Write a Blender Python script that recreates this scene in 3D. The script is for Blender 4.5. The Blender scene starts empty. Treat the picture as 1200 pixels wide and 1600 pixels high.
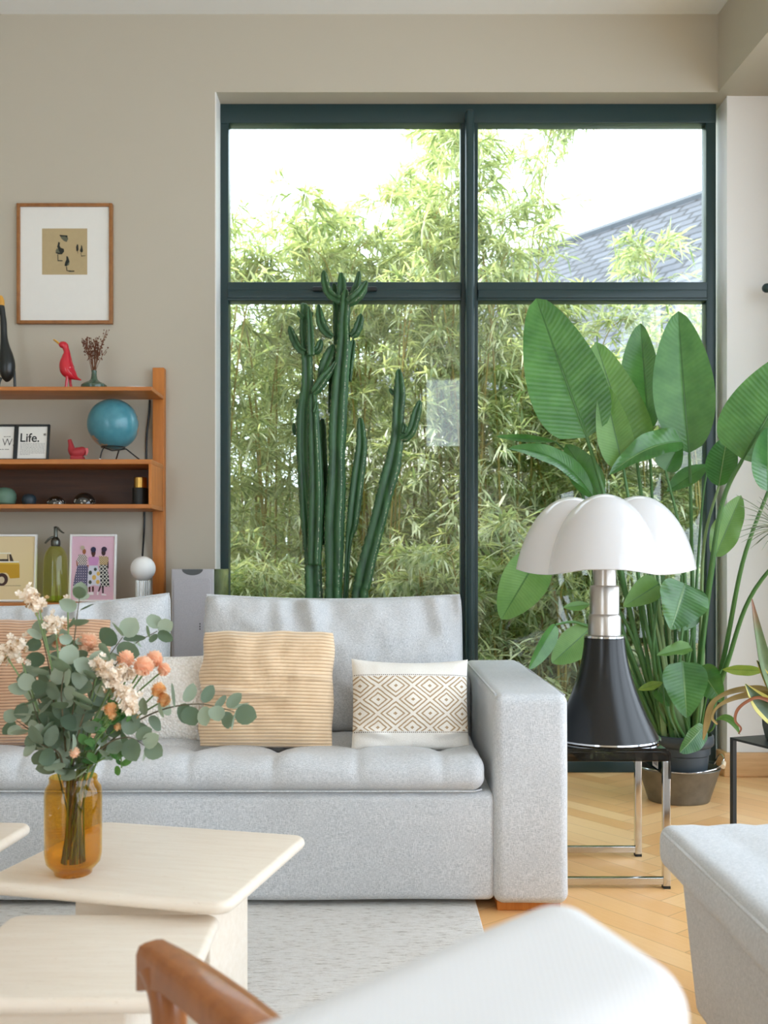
import bpy, math, random
from mathutils import Vector, Matrix, noise

# ------------------------------------------------------------------ camera, sky, exposure
scene = bpy.context.scene
COL = scene.collection
F_PX, CX, CY, EYE = 1500.0, 600.0, 887.0, 1.0
cam_data = bpy.data.cameras.new('camera')
cam = bpy.data.objects.new('camera', cam_data)
COL.objects.link(cam)
cam.location = (0, 0, EYE)
cam.rotation_euler = (math.pi / 2, 0, 0)
cam_data.sensor_fit = 'VERTICAL'
cam_data.sensor_height = 36.0
cam_data.sensor_width = 27.0
cam_data.lens = 33.75
cam_data.shift_y = 87.0 / 1600.0
cam_data.clip_start = 0.05
cam_data.dof.use_dof = True
cam_data.dof.focus_distance = 2.9
cam_data.dof.aperture_fstop = 5.0
scene.camera = cam

world = bpy.data.worlds.new('overcast_sky')
scene.world = world
world.use_nodes = True
bg = world.node_tree.nodes['Background']
bg.inputs[0].default_value = (0.835, 0.95, 1.07, 1)
bg.inputs[1].default_value = 5.2

sun_data = bpy.data.lights.new('hazy_sun', 'SUN')
sun_data.energy = 11.0
sun_data.angle = math.radians(18)
sun_data.color = (1.0, 0.98, 0.94)
sun = bpy.data.objects.new('hazy_sun', sun_data)
COL.objects.link(sun)
# high from the side, so that it only reaches the garden
sun.rotation_mode = 'QUATERNION'
sun.rotation_quaternion = Vector((0.66, 0.20, -0.73)).to_track_quat('-Z', 'Y')

scene.view_settings.view_transform = 'Standard'
scene.view_settings.look = 'None'
scene.view_settings.exposure = -0.20
scene.view_settings.gamma = 1.0
scene.view_settings.use_curve_mapping = False
scene.cycles.max_bounces = 14
scene.cycles.diffuse_bounces = 7
scene.cycles.transparent_max_bounces = 24
scene.cycles.sample_clamp_indirect = 8.0
R = random.Random(7)


def P(x, y, d):
    """The point at distance d along the room that the photograph shows at (x, y)."""
    return Vector(((x - CX) / F_PX * d, d, EYE + (CY - y) / F_PX * d))


def lin(c):
    return tuple(((v / 255) / 12.92 if v / 255 <= 0.04045 else ((v / 255 + 0.055) / 1.055) ** 2.4) for v in c)


# ------------------------------------------------------------------ materials
class NT:
    """A small wrapper that builds shader nodes."""
    def __init__(self, name):
        self.m = bpy.data.materials.new(name)
        self.m.use_nodes = True
        self.t = self.m.node_tree
        self.t.nodes.clear()
        self.out = self.t.nodes.new('ShaderNodeOutputMaterial')

    def n(self, kind, **kw):
        nd = self.t.nodes.new('ShaderNode' + kind)
        for k, v in kw.items():
            setattr(nd, k, v)
        return nd

    def link(self, a, b):
        self.t.links.new(a, b)

    def set(self, sock, v):
        if hasattr(v, 'is_output') or isinstance(v, bpy.types.NodeSocket):
            self.link(v, sock)
        else:
            sock.default_value = v

    def math(self, op, a, b=0.0, c=0.0, clamp=False):
        nd = self.n('Math', operation=op)
        nd.use_clamp = clamp
        self.set(nd.inputs[0], a)
        self.set(nd.inputs[1], b)
        self.set(nd.inputs[2], c)
        return nd.outputs[0]

    def mix(self, f, a, b, mode='MIX'):
        nd = self.n('Mix', data_type='RGBA', blend_type=mode)
        self.set(nd.inputs[0], f)
        self.set(nd.inputs[6], a if not isinstance(a, tuple) else (*a[:3], 1))
        self.set(nd.inputs[7], b if not isinstance(b, tuple) else (*b[:3], 1))
        return nd.outputs[2]

    def coords(self, scale=(1, 1, 1), kind='Object', rot=(0, 0, 0)):
        tc = self.n('TexCoord')
        mp = self.n('Mapping')
        mp.inputs['Scale'].default_value = scale
        mp.inputs['Rotation'].default_value = rot
        self.link(tc.outputs[kind], mp.inputs[0])
        return mp.outputs[0]

    def xyz(self, v):
        nd = self.n('SeparateXYZ')
        self.link(v, nd.inputs[0])
        return nd.outputs

    def noise(self, v, scale, detail=3.0, rough=0.55):
        nd = self.n('TexNoise')
        self.link(v, nd.inputs['Vector'])
        nd.inputs['Scale'].default_value = scale
        nd.inputs['Detail'].default_value = detail
        nd.inputs['Roughness'].default_value = rough
        return nd.outputs['Fac']

    def ramp(self, f, stops):
        nd = self.n('ValToRGB')
        self.link(f, nd.inputs[0])
        el = nd.color_ramp.elements
        while len(el) < len(stops):
            el.new(0.5)
        for e, (p, c) in zip(el, stops):
            e.position = p
            e.color = (*c[:3], 1)
        return nd.outputs[0]

    def bump(self, h, strength=0.3, dist=0.002):
        nd = self.n('Bump')
        nd.inputs['Strength'].default_value = strength
        nd.inputs['Distance'].default_value = dist
        self.link(h, nd.inputs['Height'])
        return nd.outputs[0]

    def pbr(self, color, rough=0.5, metal=0.0, normal=None, coat=0.0, sheen=0.0, spec=0.5, trans=0.0, ior=1.45, finish=True):
        b = self.n('BsdfPrincipled')
        self.set(b.inputs['Base Color'], (*color[:3], 1) if isinstance(color, tuple) else color)
        self.set(b.inputs['Roughness'], rough)
        b.inputs['Metallic'].default_value = metal
        b.inputs['Coat Weight'].default_value = coat
        b.inputs['Coat Roughness'].default_value = 0.08
        b.inputs['Sheen Weight'].default_value = sheen
        b.inputs['Specular IOR Level'].default_value = spec
        b.inputs['Transmission Weight'].default_value = trans
        b.inputs['IOR'].default_value = ior
        if normal is not None:
            self.link(normal, b.inputs['Normal'])
        if finish:
            self.link(b.outputs[0], self.out.inputs[0])
            return self.m
        return b.outputs[0]

    def done(self, sh):
        self.link(sh, self.out.inputs[0])
        return self.m


def plain(name, c, rough=0.5, metal=0.0, coat=0.0, var=0.06, scale=30, spec=0.5):
    t = NT(name)
    v = t.coords()
    nz = t.noise(v, scale)
    a = lin(c)
    col = t.mix(nz, tuple(x * (1 - var) for x in a), tuple(min(1, x * (1 + var)) for x in a))
    return t.pbr(col, rough, metal, coat=coat, spec=spec)


def fabric(name, c, c2, scale=420, contrast=1.0, bump=0.35, sheen=0.15):
    """Heathered plain weave."""
    t = NT(name)
    v = t.coords()
    vx = t.coords((1, 1, 0.16))
    vz = t.coords((0.16, 1, 1))
    n1 = t.noise(vx, scale, 2)
    n2 = t.noise(vz, scale, 2)
    big = t.noise(v, 6, 2)
    f = t.math('MULTIPLY_ADD', t.math('SUBTRACT', t.math('MAXIMUM', n1, n2), 0.55), 2.2 * contrast, 0.55, clamp=True)
    f = t.math('MULTIPLY_ADD', t.math('SUBTRACT', big, 0.5), 0.25, f, clamp=True)
    col = t.mix(f, lin(c2), lin(c))
    return t.pbr(col, 0.95, normal=t.bump(t.math('ADD', n1, n2), bump, 0.0015), sheen=sheen, spec=0.15)


def wood(name, c1, c2, rough=0.4, axis=(1, 14, 14), scale=5.0, coat=0.0):
    t = NT(name)
    v = t.coords(axis)
    n1 = t.noise(v, scale, 6, 0.6)
    n2 = t.noise(t.coords(tuple(a * 4 for a in axis)), scale * 2.5, 3)
    f = t.math('MULTIPLY_ADD', t.math('SUBTRACT', n1, 0.5), 1.7, t.math('MULTIPLY_ADD', n2, 0.4, 0.3), clamp=True)
    col = t.mix(f, lin(c1), lin(c2))
    return t.pbr(col, rough, normal=t.bump(n2, 0.08, 0.001), coat=coat)


def thin_glass(name, tint, refl=1.0, rough=0.0):
    """A clear sheet: tinted see-through with a Fresnel mirror on top."""
    t = NT(name)
    fr = t.n('Fresnel')
    gm = t.n('NewGeometry')
    t.link(t.math('MULTIPLY_ADD', gm.outputs['Backfacing'], 1 / 1.45 - 1.45, 1.45), fr.inputs['IOR'])
    f = t.math('MULTIPLY', fr.outputs[0], refl, clamp=True)
    tr = t.n('BsdfTransparent')
    tr.inputs[0].default_value = (*tint, 1)
    gl = t.n('BsdfGlossy')
    gl.inputs['Roughness'].default_value = rough
    gl.inputs[0].default_value = (1, 1, 1, 1)
    ms = t.n('MixShader')
    t.link(f, ms.inputs[0])
    t.link(tr.outputs[0], ms.inputs[1])
    t.link(gl.outputs[0], ms.inputs[2])
    return t.done(ms.outputs[0])


def leaf_mat(name, c1, c2, trans=0.35, rough=0.4, per_leaf=True, veins=0.0, back=None, spec=0.5, tcol=None, ribc=(40, 84, 38)):
    t = NT(name)
    if per_leaf:
        g = t.n('NewGeometry')
        f = g.outputs['Random Per Island']
        col = t.mix(f, lin(c1), lin(c2))
    else:
        f = t.noise(t.coords(), 9, 3)
        col = t.mix(t.math('MULTIPLY_ADD', f, 2.0, -0.5, clamp=True), lin(c1), lin(c2))
    nrm = None
    if veins:
        u = t.xyz(t.coords(kind='UV'))
        av = t.math('ABSOLUTE', u[1])
        ph = t.math('MULTIPLY_ADD', u[0], veins, t.math('MULTIPLY', av, -veins * 0.10))
        w = t.math('SINE', t.math('MULTIPLY', ph, 6.2832))
        w2 = t.math('SINE', t.math('MULTIPLY', ph, 6.2832 * 0.37))
        h = t.math('ADD', w, t.math('MULTIPLY', w2, 0.8))
        rib = t.math('LESS_THAN', av, 0.035)
        col = t.mix(t.math('MULTIPLY', rib, 0.55), col, lin(ribc))
        col = t.mix(t.math('MULTIPLY_ADD', w, 0.03, 0.03), col, lin((25, 70, 30)))
        nrm = t.bump(t.math('ADD', h, t.math('MULTIPLY', rib, 2.0)), 0.09, 0.004)
    if back:
        g2 = t.n('NewGeometry')
        col = t.mix(g2.outputs['Backfacing'], col, lin(back))
    p = t.pbr(col, rough, normal=nrm, spec=spec, finish=False)
    tl = t.n('BsdfTranslucent')
    if tcol is None:
        t.link(t.mix(1.0, col, (1.0, 1.0, 0.45), 'MULTIPLY'), tl.inputs[0])
    else:
        tl.inputs[0].default_value = (*lin(tcol), 1)
    ms = t.n('MixShader')
    ms.inputs[0].default_value = trans
    t.link(p, ms.inputs[1])
    t.link(tl.outputs[0], ms.inputs[2])
    return t.done(ms.outputs[0])


# ------------------------------------------------------------------ mesh collecting
class MB:
    """Collects vertices and faces, then links them as one mesh object."""
    def __init__(self):
        self.v, self.f, self.uv = [], [], {}

    def add(self, verts, faces, uvs=None):
        o = len(self.v)
        self.v.extend(Vector(p) for p in verts)
        self.f.extend(tuple(i + o for i in fc) for fc in faces)
        if uvs:
            for i, q in enumerate(uvs):
                self.uv[o + i] = q
        return self

    def box(self, lo, hi):
        x0, y0, z0 = lo
        x1, y1, z1 = hi
        return self.add([(x0, y0, z0), (x1, y0, z0), (x1, y1, z0), (x0, y1, z0), (x0, y0, z1), (x1, y0, z1), (x1, y1, z1), (x0, y1, z1)],
                        [(0, 3, 2, 1), (4, 5, 6, 7), (0, 1, 5, 4), (1, 2, 6, 5), (2, 3, 7, 6), (3, 0, 4, 7)])

    def rbox(self, lo, hi, r=0.005, k=3, n=(1, 1, 1), fn=None, M=None):
        """A box with rounded edges; n core divisions per axis, fn moves points, M places the result."""
        c = [(a + b) / 2 for a, b in zip(lo, hi)]
        h = [abs(b - a) / 2 for a, b in zip(lo, hi)]
        r = min(r, *h) * 0.999
        ax = []
        for i in range(3):
            e = [h[i] - r + r * math.tan(j / k * math.pi / 4) for j in range(k + 1)]
            core = [-(h[i] - r) + 2 * (h[i] - r) * j / n[i] for j in range(1, n[i])]
            ax.append([-q for q in reversed(e)] + core + e)
        N = [len(a) for a in ax]
        idx, vs, fs = {}, [], []

        def vid(i, j, l):
            key = (i, j, l)
            if key not in idx:
                p = Vector((ax[0][i], ax[1][j], ax[2][l]))
                q = Vector(max(-(h[a] - r), min(h[a] - r, p[a])) for a in range(3))
                e = p - q
                if e.length > 1e-9:
                    p = q + e.normalized() * r
                p = p + Vector(c)
                if fn:
                    p = fn(p)
                if M:
                    p = M @ p
                idx[key] = len(vs)
                vs.append(p)
            return idx[key]
        for a, b, cc in ((0, 1, 2), (1, 2, 0), (2, 0, 1)):
            for side in (0, N[cc] - 1):
                for i in range(N[a] - 1):
                    for j in range(N[b] - 1):
                        q = []
                        for di, dj in ((0, 0), (1, 0), (1, 1), (0, 1)):
                            t = [0, 0, 0]
                            t[a], t[b], t[cc] = i + di, j + dj, side
                            q.append(vid(*t))
                        fs.append(tuple(q) if side else tuple(reversed(q)))
        return self.add(vs, fs)

    def lathe(self, prof, c=(0, 0, 0), seg=40, cap=True):
        """prof: (radius, z) from bottom to top."""
        vs, fs = [], []
        for r, z in prof:
            for s in range(seg):
                a = 2 * math.pi * s / seg
                vs.append((c[0] + r * math.cos(a), c[1] + r * math.sin(a), c[2] + z))
        for i in range(len(prof) - 1):
            for s in range(seg):
                t = (s + 1) % seg
                fs.append((i * seg + s, i * seg + t, (i + 1) * seg + t, (i + 1) * seg + s))
        if cap:
            if prof[0][0] > 1e-5:
                fs.append(tuple(reversed(range(seg))))
            if prof[-1][0] > 1e-5:
                fs.append(tuple((len(prof) - 1) * seg + s for s in range(seg)))
        return self.add(vs, fs)

    def tube(self, pts, rad, seg=8, cross=None, cap=True, uv=False, flat=(1, 1)):
        """A tube along points. rad: number or list. cross(angle, i) scales the radius."""
        pts = [Vector(p) for p in pts]
        n = len(pts)
        if not isinstance(rad, (list, tuple)):
            rad = [rad] * n
        tang = [(pts[min(i + 1, n - 1)] - pts[max(i - 1, 0)]).normalized() for i in range(n)]
        up = Vector((0, 1, 0)) if abs(tang[0].y) < 0.9 else Vector((1, 0, 0))
        vs, fs, uvs = [], [], []
        for i in range(n):
            s = tang[i].cross(up)
            s.normalize()
            u2 = s.cross(tang[i]).normalized()
            up = u2
            for j in range(seg):
                a = 2 * math.pi * j / seg
                k = rad[i] * (cross(a, i) if cross else 1.0)
                vs.append(pts[i] + s * (math.cos(a) * k * flat[0]) + u2 * (math.sin(a) * k * flat[1]))
                uvs.append((a / (2 * math.pi), i / max(1, n - 1)))
        for i in range(n - 1):
            for j in range(seg):
                t = (j + 1) % seg
                fs.append((i * seg + j, i * seg + t, (i + 1) * seg + t, (i + 1) * seg + j))
        if cap:
            fs.append(tuple(reversed(range(seg))))
            fs.append(tuple((n - 1) * seg + j for j in range(seg)))
        return self.add(vs, fs, uvs if uv else None)

    def ball(self, c, r, seg=24, rings=14, fn=None):
        if not isinstance(r, (list, tuple)):
            r = (r, r, r)
        prof = []
        o = MB()
        o.lathe([(max(1e-6, math.sin(math.pi * i / rings)), -math.cos(math.pi * i / rings)) for i in range(rings + 1)], seg=seg, cap=False)
        vs = []
        for p in o.v:
            q = Vector((c[0] + p.x * r[0], c[1] + p.y * r[1], c[2] + p.z * r[2]))
            vs.append(fn(q) if fn else q)
        return self.add(vs, o.f)

    def prism(self, poly, y0, y1):
        """A polygon given as (x, z), pushed through from y0 (front) to y1."""
        n = len(poly)
        vs = [(x, y0, z) for x, z in poly] + [(x, y1, z) for x, z in poly]
        fs = [tuple(range(n)), tuple(reversed(range(n, 2 * n)))]
        fs += [(i, i + n, (i + 1) % n + n, (i + 1) % n) for i in range(n)]
        return self.add(vs, fs)

    def grid(self, rows, uvs=None):
        """rows: list of equally long point lists."""
        m = len(rows[0])
        vs = [p for r in rows for p in r]
        fs = [(i * m + j, i * m + j + 1, (i + 1) * m + j + 1, (i + 1) * m + j) for i in range(len(rows) - 1) for j in range(m - 1)]
        return self.add(vs, fs, [q for r in uvs for q in r] if uvs else None)

    def move(self, M):
        self.v = [M @ p for p in self.v]
        return self

    def build(self, name, m, parent=None, smooth=True, local=False, angle=35):
        off = Vector((0, 0, 0))
        if parent is not None and not local:
            q = parent
            while q is not None:
                off = off + q.location
                q = q.parent
        me = bpy.data.meshes.new(name)
        me.from_pydata([p - off for p in self.v], [], self.f)
        if self.uv:
            ul = me.uv_layers.new(name='UVMap')
            for lp in me.loops:
                ul.data[lp.index].uv = self.uv.get(lp.vertex_index, (0, 0))
        me.materials.append(m)
        if smooth:
            me.polygons.foreach_set('use_smooth', [True] * len(me.polygons))
            if angle:
                me.set_sharp_from_angle(angle=math.radians(angle))
        me.update()
        o = bpy.data.objects.new(name, me)
        COL.objects.link(o)
        if parent is not None:
            o.parent = parent
        return o


def tag(o, label, cat, group=None, kind=None):
    o['label'] = label
    o['category'] = cat
    if group:
        o['group'] = group
    if kind:
        o['kind'] = kind
    return o


def thing(name, loc, label, cat, group=None, rot=(0, 0, 0)):
    o = bpy.data.objects.new(name, None)
    o.empty_display_size = 0.05
    COL.objects.link(o)
    o.location = loc
    o.rotation_euler = rot
    return tag(o, label, cat, group)


def struct(name, mb, m, parent=None, smooth=False, **kw):
    o = mb.build(name, m, parent, smooth=smooth, **kw)
    o['kind'] = 'structure'
    return o


def copy_tree(o, parent=None):
    c = o.copy()
    COL.objects.link(c)
    if parent is not None:
        c.parent = parent
    for ch in list(o.children):
        copy_tree(ch, c)
    return c


def smooth_path(pts, n=8):
    """Catmull-Rom through the points."""
    pts = [Vector(p) for p in pts]
    out = []
    for i in range(len(pts) - 1):
        p0, p1, p2, p3 = pts[max(i - 1, 0)], pts[i], pts[i + 1], pts[min(i + 2, len(pts) - 1)]
        for k in range(n):
            t = k / n
            out.append(0.5 * ((2 * p1) + (p2 - p0) * t + (2 * p0 - 5 * p1 + 4 * p2 - p3) * t * t + (3 * p1 - p0 - 3 * p2 + p3) * t ** 3))
    out.append(pts[-1])
    return out


def lerp_list(vals, n):
    """Smoothly resample a list of numbers to match smooth_path."""
    return [q.x for q in smooth_path([(v, 0, 0) for v in vals], n)]


def px_tube(mb, pts, d, seg=10, n=6, flat=(1, 1), **kw):
    """A tube through photo points (x, y, radius in px) at distance d."""
    path = smooth_path([P(q[0], q[1], q[3] if len(q) > 3 else d) for q in pts], n)
    rad = [max(0.0003, r) for r in lerp_list([q[2] * d / F_PX for q in pts], n)]
    return mb.tube(path, rad, seg, flat=flat, **kw)


_fonts = {}


def text_mesh(body, size, x, z, y, extr=0.0003, align='LEFT', shear=0.0, xs=1.0, off=0.0):
    """Lettering standing in the x-z plane at depth y, facing -y."""
    cu = bpy.data.curves.new('lettering', 'FONT')
    cu.body = body
    cu.size = size
    cu.extrude = extr
    cu.offset = off
    cu.align_x = align
    cu.shear = shear
    ob = bpy.data.objects.new('lettering', cu)
    COL.objects.link(ob)
    dg = bpy.context.evaluated_depsgraph_get()
    dg.update()
    me = bpy.data.meshes.new_from_object(ob.evaluated_get(dg))
    mb = MB()
    mb.add([(x + p.co.x * xs, y - p.co.z, z + p.co.y) for p in me.vertices], [tuple(f.vertices) for f in me.polygons])
    bpy.data.objects.remove(ob)
    bpy.data.curves.remove(cu)
    bpy.data.meshes.remove(me)
    return mb


# ------------------------------------------------------------------ shared materials
M = {}
M['wall'] = plain('beige_wall_paint', (186, 180, 165), 0.42, var=0.02, scale=3, spec=0.35)
M['wall_pale'] = plain('pale_wall_paint', (234, 233, 230), 0.38, var=0.02, scale=3, spec=0.4)
M['ceiling'] = plain('ceiling_paint', (230, 234, 234), 0.8, var=0.02, scale=3)
M['frame'] = plain('dark_green_aluminium', (36, 58, 60), 0.32, var=0.05, scale=8)
M['black'] = plain('black_metal', (26, 31, 33), 0.4, var=0.05)
M['chrome'] = plain('chrome', (205, 205, 205), 0.12, 1.0, var=0.02)
M['steel'] = plain('brushed_steel', (196, 190, 184), 0.3, 1.0, var=0.04, scale=60)
M['white'] = plain('white_plastic', (232, 232, 230), 0.4, var=0.02)
M['paper'] = plain('white_paper', (225, 225, 220), 0.7, var=0.02)
M['sofa'] = fabric('grey_sofa_weave', (222, 223, 225), (164, 169, 173), 680, 1.3)
M['shelf_wood'] = wood('orange_teak', (160, 92, 38), (196, 126, 60), 0.38, (1, 18, 18), 3.0)
M['post_wood'] = wood('orange_pine_post', (172, 98, 36), (206, 132, 60), 0.42, (18, 18, 1), 3.0)
M['oak'] = wood('pale_oak', (196, 150, 98), (224, 182, 130), 0.4, (1, 16, 16), 3.0)
M['soil'] = plain('dark_soil', (50, 40, 32), 0.95, var=0.4, scale=90)
M['glass'] = thin_glass('window_glass', (0.96, 0.985, 0.975), 1.0)
# ================================================================== THE ROOM
WD, FD, XL, XR = 4.573, 4.69, -0.803, 1.647      # wall face, window frame face, opening edges
LZ, CZ = 3.265, 3.637                             # underside of the lintel, ceiling

# parquet: herringbone strips, one mesh
t = NT('herringbone_parquet')
g = t.n('NewGeometry')
uvn = t.xyz(t.coords(kind='UV'))
rnd = g.outputs['Random Per Island']
gv = t.n('CombineXYZ')
t.link(t.math('MULTIPLY', uvn[0], 2.2), gv.inputs[0])
t.link(t.math('MULTIPLY', uvn[1], 5.0), gv.inputs[1])
t.link(t.math('MULTIPLY', rnd, 40.0), gv.inputs[2])
gr = t.noise(gv.outputs[0], 3.0, 5, 0.6)
ff = t.math('ADD', t.math('MULTIPLY', rnd, 0.65), t.math('MULTIPLY', gr, 0.45), clamp=True)
col = t.ramp(ff, [(0.0, lin((214, 158, 98))), (0.5, lin((235, 184, 124))), (1.0, lin((248, 210, 156)))])
ev = t.math('GREATER_THAN', t.math('ABSOLUTE', t.math('SUBTRACT', uvn[1], 0.5)), 0.485)
eu = t.math('GREATER_THAN', t.math('ABSOLUTE', t.math('SUBTRACT', uvn[0], 0.5)), 0.497)
col = t.mix(t.math('MULTIPLY', t.math('MAXIMUM', ev, eu), 0.35), col, lin((96, 60, 30)))
M['parquet'] = t.pbr(col, t.math('MULTIPLY_ADD', gr, 0.15, 0.24), normal=t.bump(gr, 0.05, 0.001), spec=0.5)

PW, PL = 0.092, 0.552
mb = MB()
ca = math.cos(math.radians(38)); sa = math.sin(math.radians(38))
nn = int(PL / PW)


def plank(x0, y0, x1, y1, along_x):
    q = []
    for (x, y) in ((x0, y0), (x1, y0), (x1, y1), (x0, y1)):
        q.append(Vector((x * ca - y * sa, x * sa + y * ca + 2.0, 0.0)))
    c = (q[0] + q[2]) / 2
    if -3.35 < c.x < 4.3 and -3.2 < c.y < 4.9:
        uv = [(0, 0), (1, 0), (1, 1), (0, 1)] if along_x else [(0, 0), (0, 1), (1, 1), (1, 0)]
        mb.add(q, [(0, 1, 2, 3)], uv)


for i in range(-80, 80):
    for j in range(-14, 14):
        ox, oy = i * PW + j * PL * 1.0, i * PW - j * PL * 1.0
        plank(ox, oy, ox + PL, oy + PW, True)
        plank(ox, oy + PW, ox + PW, oy + PW + PL, False)
# clip at the window sill
v2, f2, u2 = [], [], {}
clip = MB()
for fc in mb.f:
    poly = [(mb.v[i], mb.uv[i]) for i in fc]
    out = []
    for a, b in zip(poly, poly[1:] + poly[:1]):
        if a[0].y <= 4.74:
            out.append(a)
        if (a[0].y <= 4.74) != (b[0].y <= 4.74):
            k = (4.74 - a[0].y) / (b[0].y - a[0].y)
            out.append((a[0].lerp(b[0], k), (a[1][0] + (b[1][0] - a[1][0]) * k, a[1][1] + (b[1][1] - a[1][1]) * k)))
    if len(out) > 2:
        clip.add([o[0] for o in out], [tuple(range(len(out)))], [o[1] for o in out])
struct('floor', clip, M['parquet'])

mb = MB()
mb.box((-3.3, WD, 0), (XL, 4.86, CZ))
mb.box((XL, WD, LZ), (2.4, 4.86, CZ))
struct('wall_back', mb, M['wall'])
mb = MB().box((XR, 4.61, 0), (2.4, 4.86, LZ))
struct('wall_window_side', mb, M['wall_pale'])
struct('trim_2', MB().box((XL - 0.002, WD - 0.001, 0), (XL + 0.004, FD + 0.002, LZ)), M['white'])
struct('wall_left', MB().box((-3.45, -3.2, 0), (-3.3, 4.86, CZ)), M['wall'])
mb = MB()
# rear wall with its own windows (they show only as reflections in the panes)
for x0, x1, z0, z1 in ((-3.3, -2.1, 3.2, CZ), (-2.1, 0.56, 0, CZ), (0.56, 1.05, 0, 2.6), (0.56, 1.05, 3.5, CZ), (1.05, 2.3, 0, CZ)):
    mb.box((x0, -3.35, z0), (x1, -3.2, z1))
struct('wall_rear', mb, M['wall'])
struct('ceiling', MB().box((-3.45, -3.35, CZ), (2.4, 4.86, CZ + 0.12)), M['ceiling'])
# dropped beam along the window-side aisle
mb = MB()
b0, b1 = 1.591, 1.591 + 0.062 * (WD + 3.2)
mb.add([(b0, 4.574, LZ), (2.3, 4.574, LZ), (2.3, -3.2, LZ), (b1, -3.2, LZ), (b0, 4.574, CZ), (2.3, 4.574, CZ), (2.3, -3.2, CZ), (b1, -3.2, CZ)],
       [(0, 1, 2, 3), (4, 7, 6, 5), (0, 3, 7, 4), (3, 2, 6, 7), (2, 1, 5, 6), (1, 0, 4, 5)])
struct('trim_1', mb, M['wall'])
mb = MB().rbox((1.624, 4.583, 0), (2.1, 4.612, 0.115), 0.006, 2)
mb.rbox((1.624, 4.60, 0), (1.65, 4.70, 0.115), 0.006, 2)
struct('baseboard_right', mb, M['oak'], smooth=True)
struct('baseboard_left', MB().rbox((-3.3, 4.548, 0), (XL, 4.575, 0.115), 0.006, 2), M['oak'], smooth=True)
mb = MB()
for ya, yb in ((-3.2, -3.1), (-1.2, -1.08), (0.5, 0.62), (2.16, 2.29), (3.2, 3.32), (4.0, 4.61)):
    mb.box((2.1, ya, 0), (2.17, yb, LZ))
mb.box((2.1, -3.2, LZ - 0.06), (2.17, 4.61, LZ)).box((2.1, -3.2, 0), (2.17, 4.61, 0.06))
struct('window_2', mb, M['frame'])

# ---- the big window
win = bpy.data.objects.new('window_1', None)
COL.objects.link(win)
win.location = (0.42, FD, 0)
win['kind'] = 'structure'


def wpx(x, y, d=FD):
    q = P(x, y, d)
    return q.x, q.z


x0, zt = wpx(342.5, 173); x1, _ = wpx(1119, 173)
ix0, izt = wpx(357, 192.5); ix1, _ = wpx(1103.5, 192)
tz1, tz0 = wpx(0, 441)[1], wpx(0, 470)[1]
bz = 0.055
Y0, Y1 = FD, FD + 0.07
mb = MB()
mb.rbox((x0, Y0, 0), (ix0, Y1, LZ), 0.004, 2)
mb.rbox((ix1, Y0, 0), (x1, Y1, LZ), 0.004, 2)
mb.rbox((x0, Y0 - 0.004, izt), (x1, Y1, LZ), 0.004, 2)
mb.rbox((x0, Y0 - 0.004, 0), (x1, Y1, bz), 0.004, 2)
struct('window_frame', mb, M['frame'], win, smooth=True)
mx0, mx1 = wpx(719.5, 0)[0], wpx(747, 0)[0]
struct('mullion', MB().rbox((mx0, Y0, 0), (mx1, Y1, LZ), 0.004, 2), M['frame'], win, smooth=True)
pc = wpx(734, 0, 4.64)[0]
struct('mullion_post', MB().rbox((pc - 0.021, 4.61, 0), (pc + 0.021, 4.70, wpx(0, 169, 4.61)[1]), 0.016, 4), M['frame'], win, smooth=True)
for a, b in ((ix0, mx0), (mx1, ix1)):
    mb = MB().rbox((a - 0.005, Y0 - 0.006, tz0), (b + 0.005, Y1, tz1), 0.004, 2)
    mb.rbox((a - 0.002, Y0 - 0.012, tz0 + 0.01), (b + 0.002, Y0, tz0 + 0.052), 0.004, 2)
    struct('transom', mb, M['frame'], win, smooth=True)
    for z0, z1 in ((bz, tz0), (tz1, izt)):
        struct('pane', MB().box((a - 0.004, FD + 0.03, z0 - 0.004), (b + 0.004, FD + 0.036, z1 + 0.004)), M['glass'], win)
# the slim handle on the transom behind the cactus
hx0, hz = wpx(489, 454); hx1, _ = wpx(589, 454)
mb = MB().rbox((hx0, FD - 0.035, hz - 0.011), (hx1, FD - 0.013, hz + 0.011), 0.007, 3)
struct('handle', mb, M['black'], win, smooth=True)

# curtain rod end at the frame's edge
rod = thing('curtain_rod', P(1225, 450, 4.5), 'dark green rod with rounded end mounted on the pale wall beside the window', 'curtain rod')
a = P(1196, 450, 4.52)
MB().tube([(a.x + 0.01, 4.52, a.z), (2.08, 4.52, a.z)], 0.016, 14).build('rod', M['frame'], rod)
mb = MB().ball((a.x + 0.006, 4.52, a.z), (0.022, 0.02, 0.022), 16, 10)
mb.build('finial', M['frame'], rod)
MB().rbox((1.95, 4.51, a.z - 0.02), (1.98, 4.612, a.z + 0.02), 0.004, 2).build('bracket', M['frame'], rod)

# ================================================================== THE GARDEN
struct('ground', MB().box((-9, 4.87, -0.3), (13, 26, -0.06)), plain('garden_soil', (84, 78, 60), 0.95, var=0.5, scale=4))

fence = thing('garden_fence', (0.5, 8.9, -0.06), 'weathered grey board fence far behind the bamboo', 'fence')
fm = wood('weathered_boards', (88, 86, 78), (128, 124, 112), 0.8, (16, 16, 1), 3.0)
for i in range(58):
    x = -5.5 + i * 0.2
    MB().rbox((x, 8.9, -0.06), (x + 0.185, 8.93, 1.75), 0.004, 1).build('board', fm, fence)
for z in (0.3, 1.4):
    MB().box((-5.5, 8.93, z), (6.1, 8.98, z + 0.08)).build('rail', fm, fence)

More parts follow.
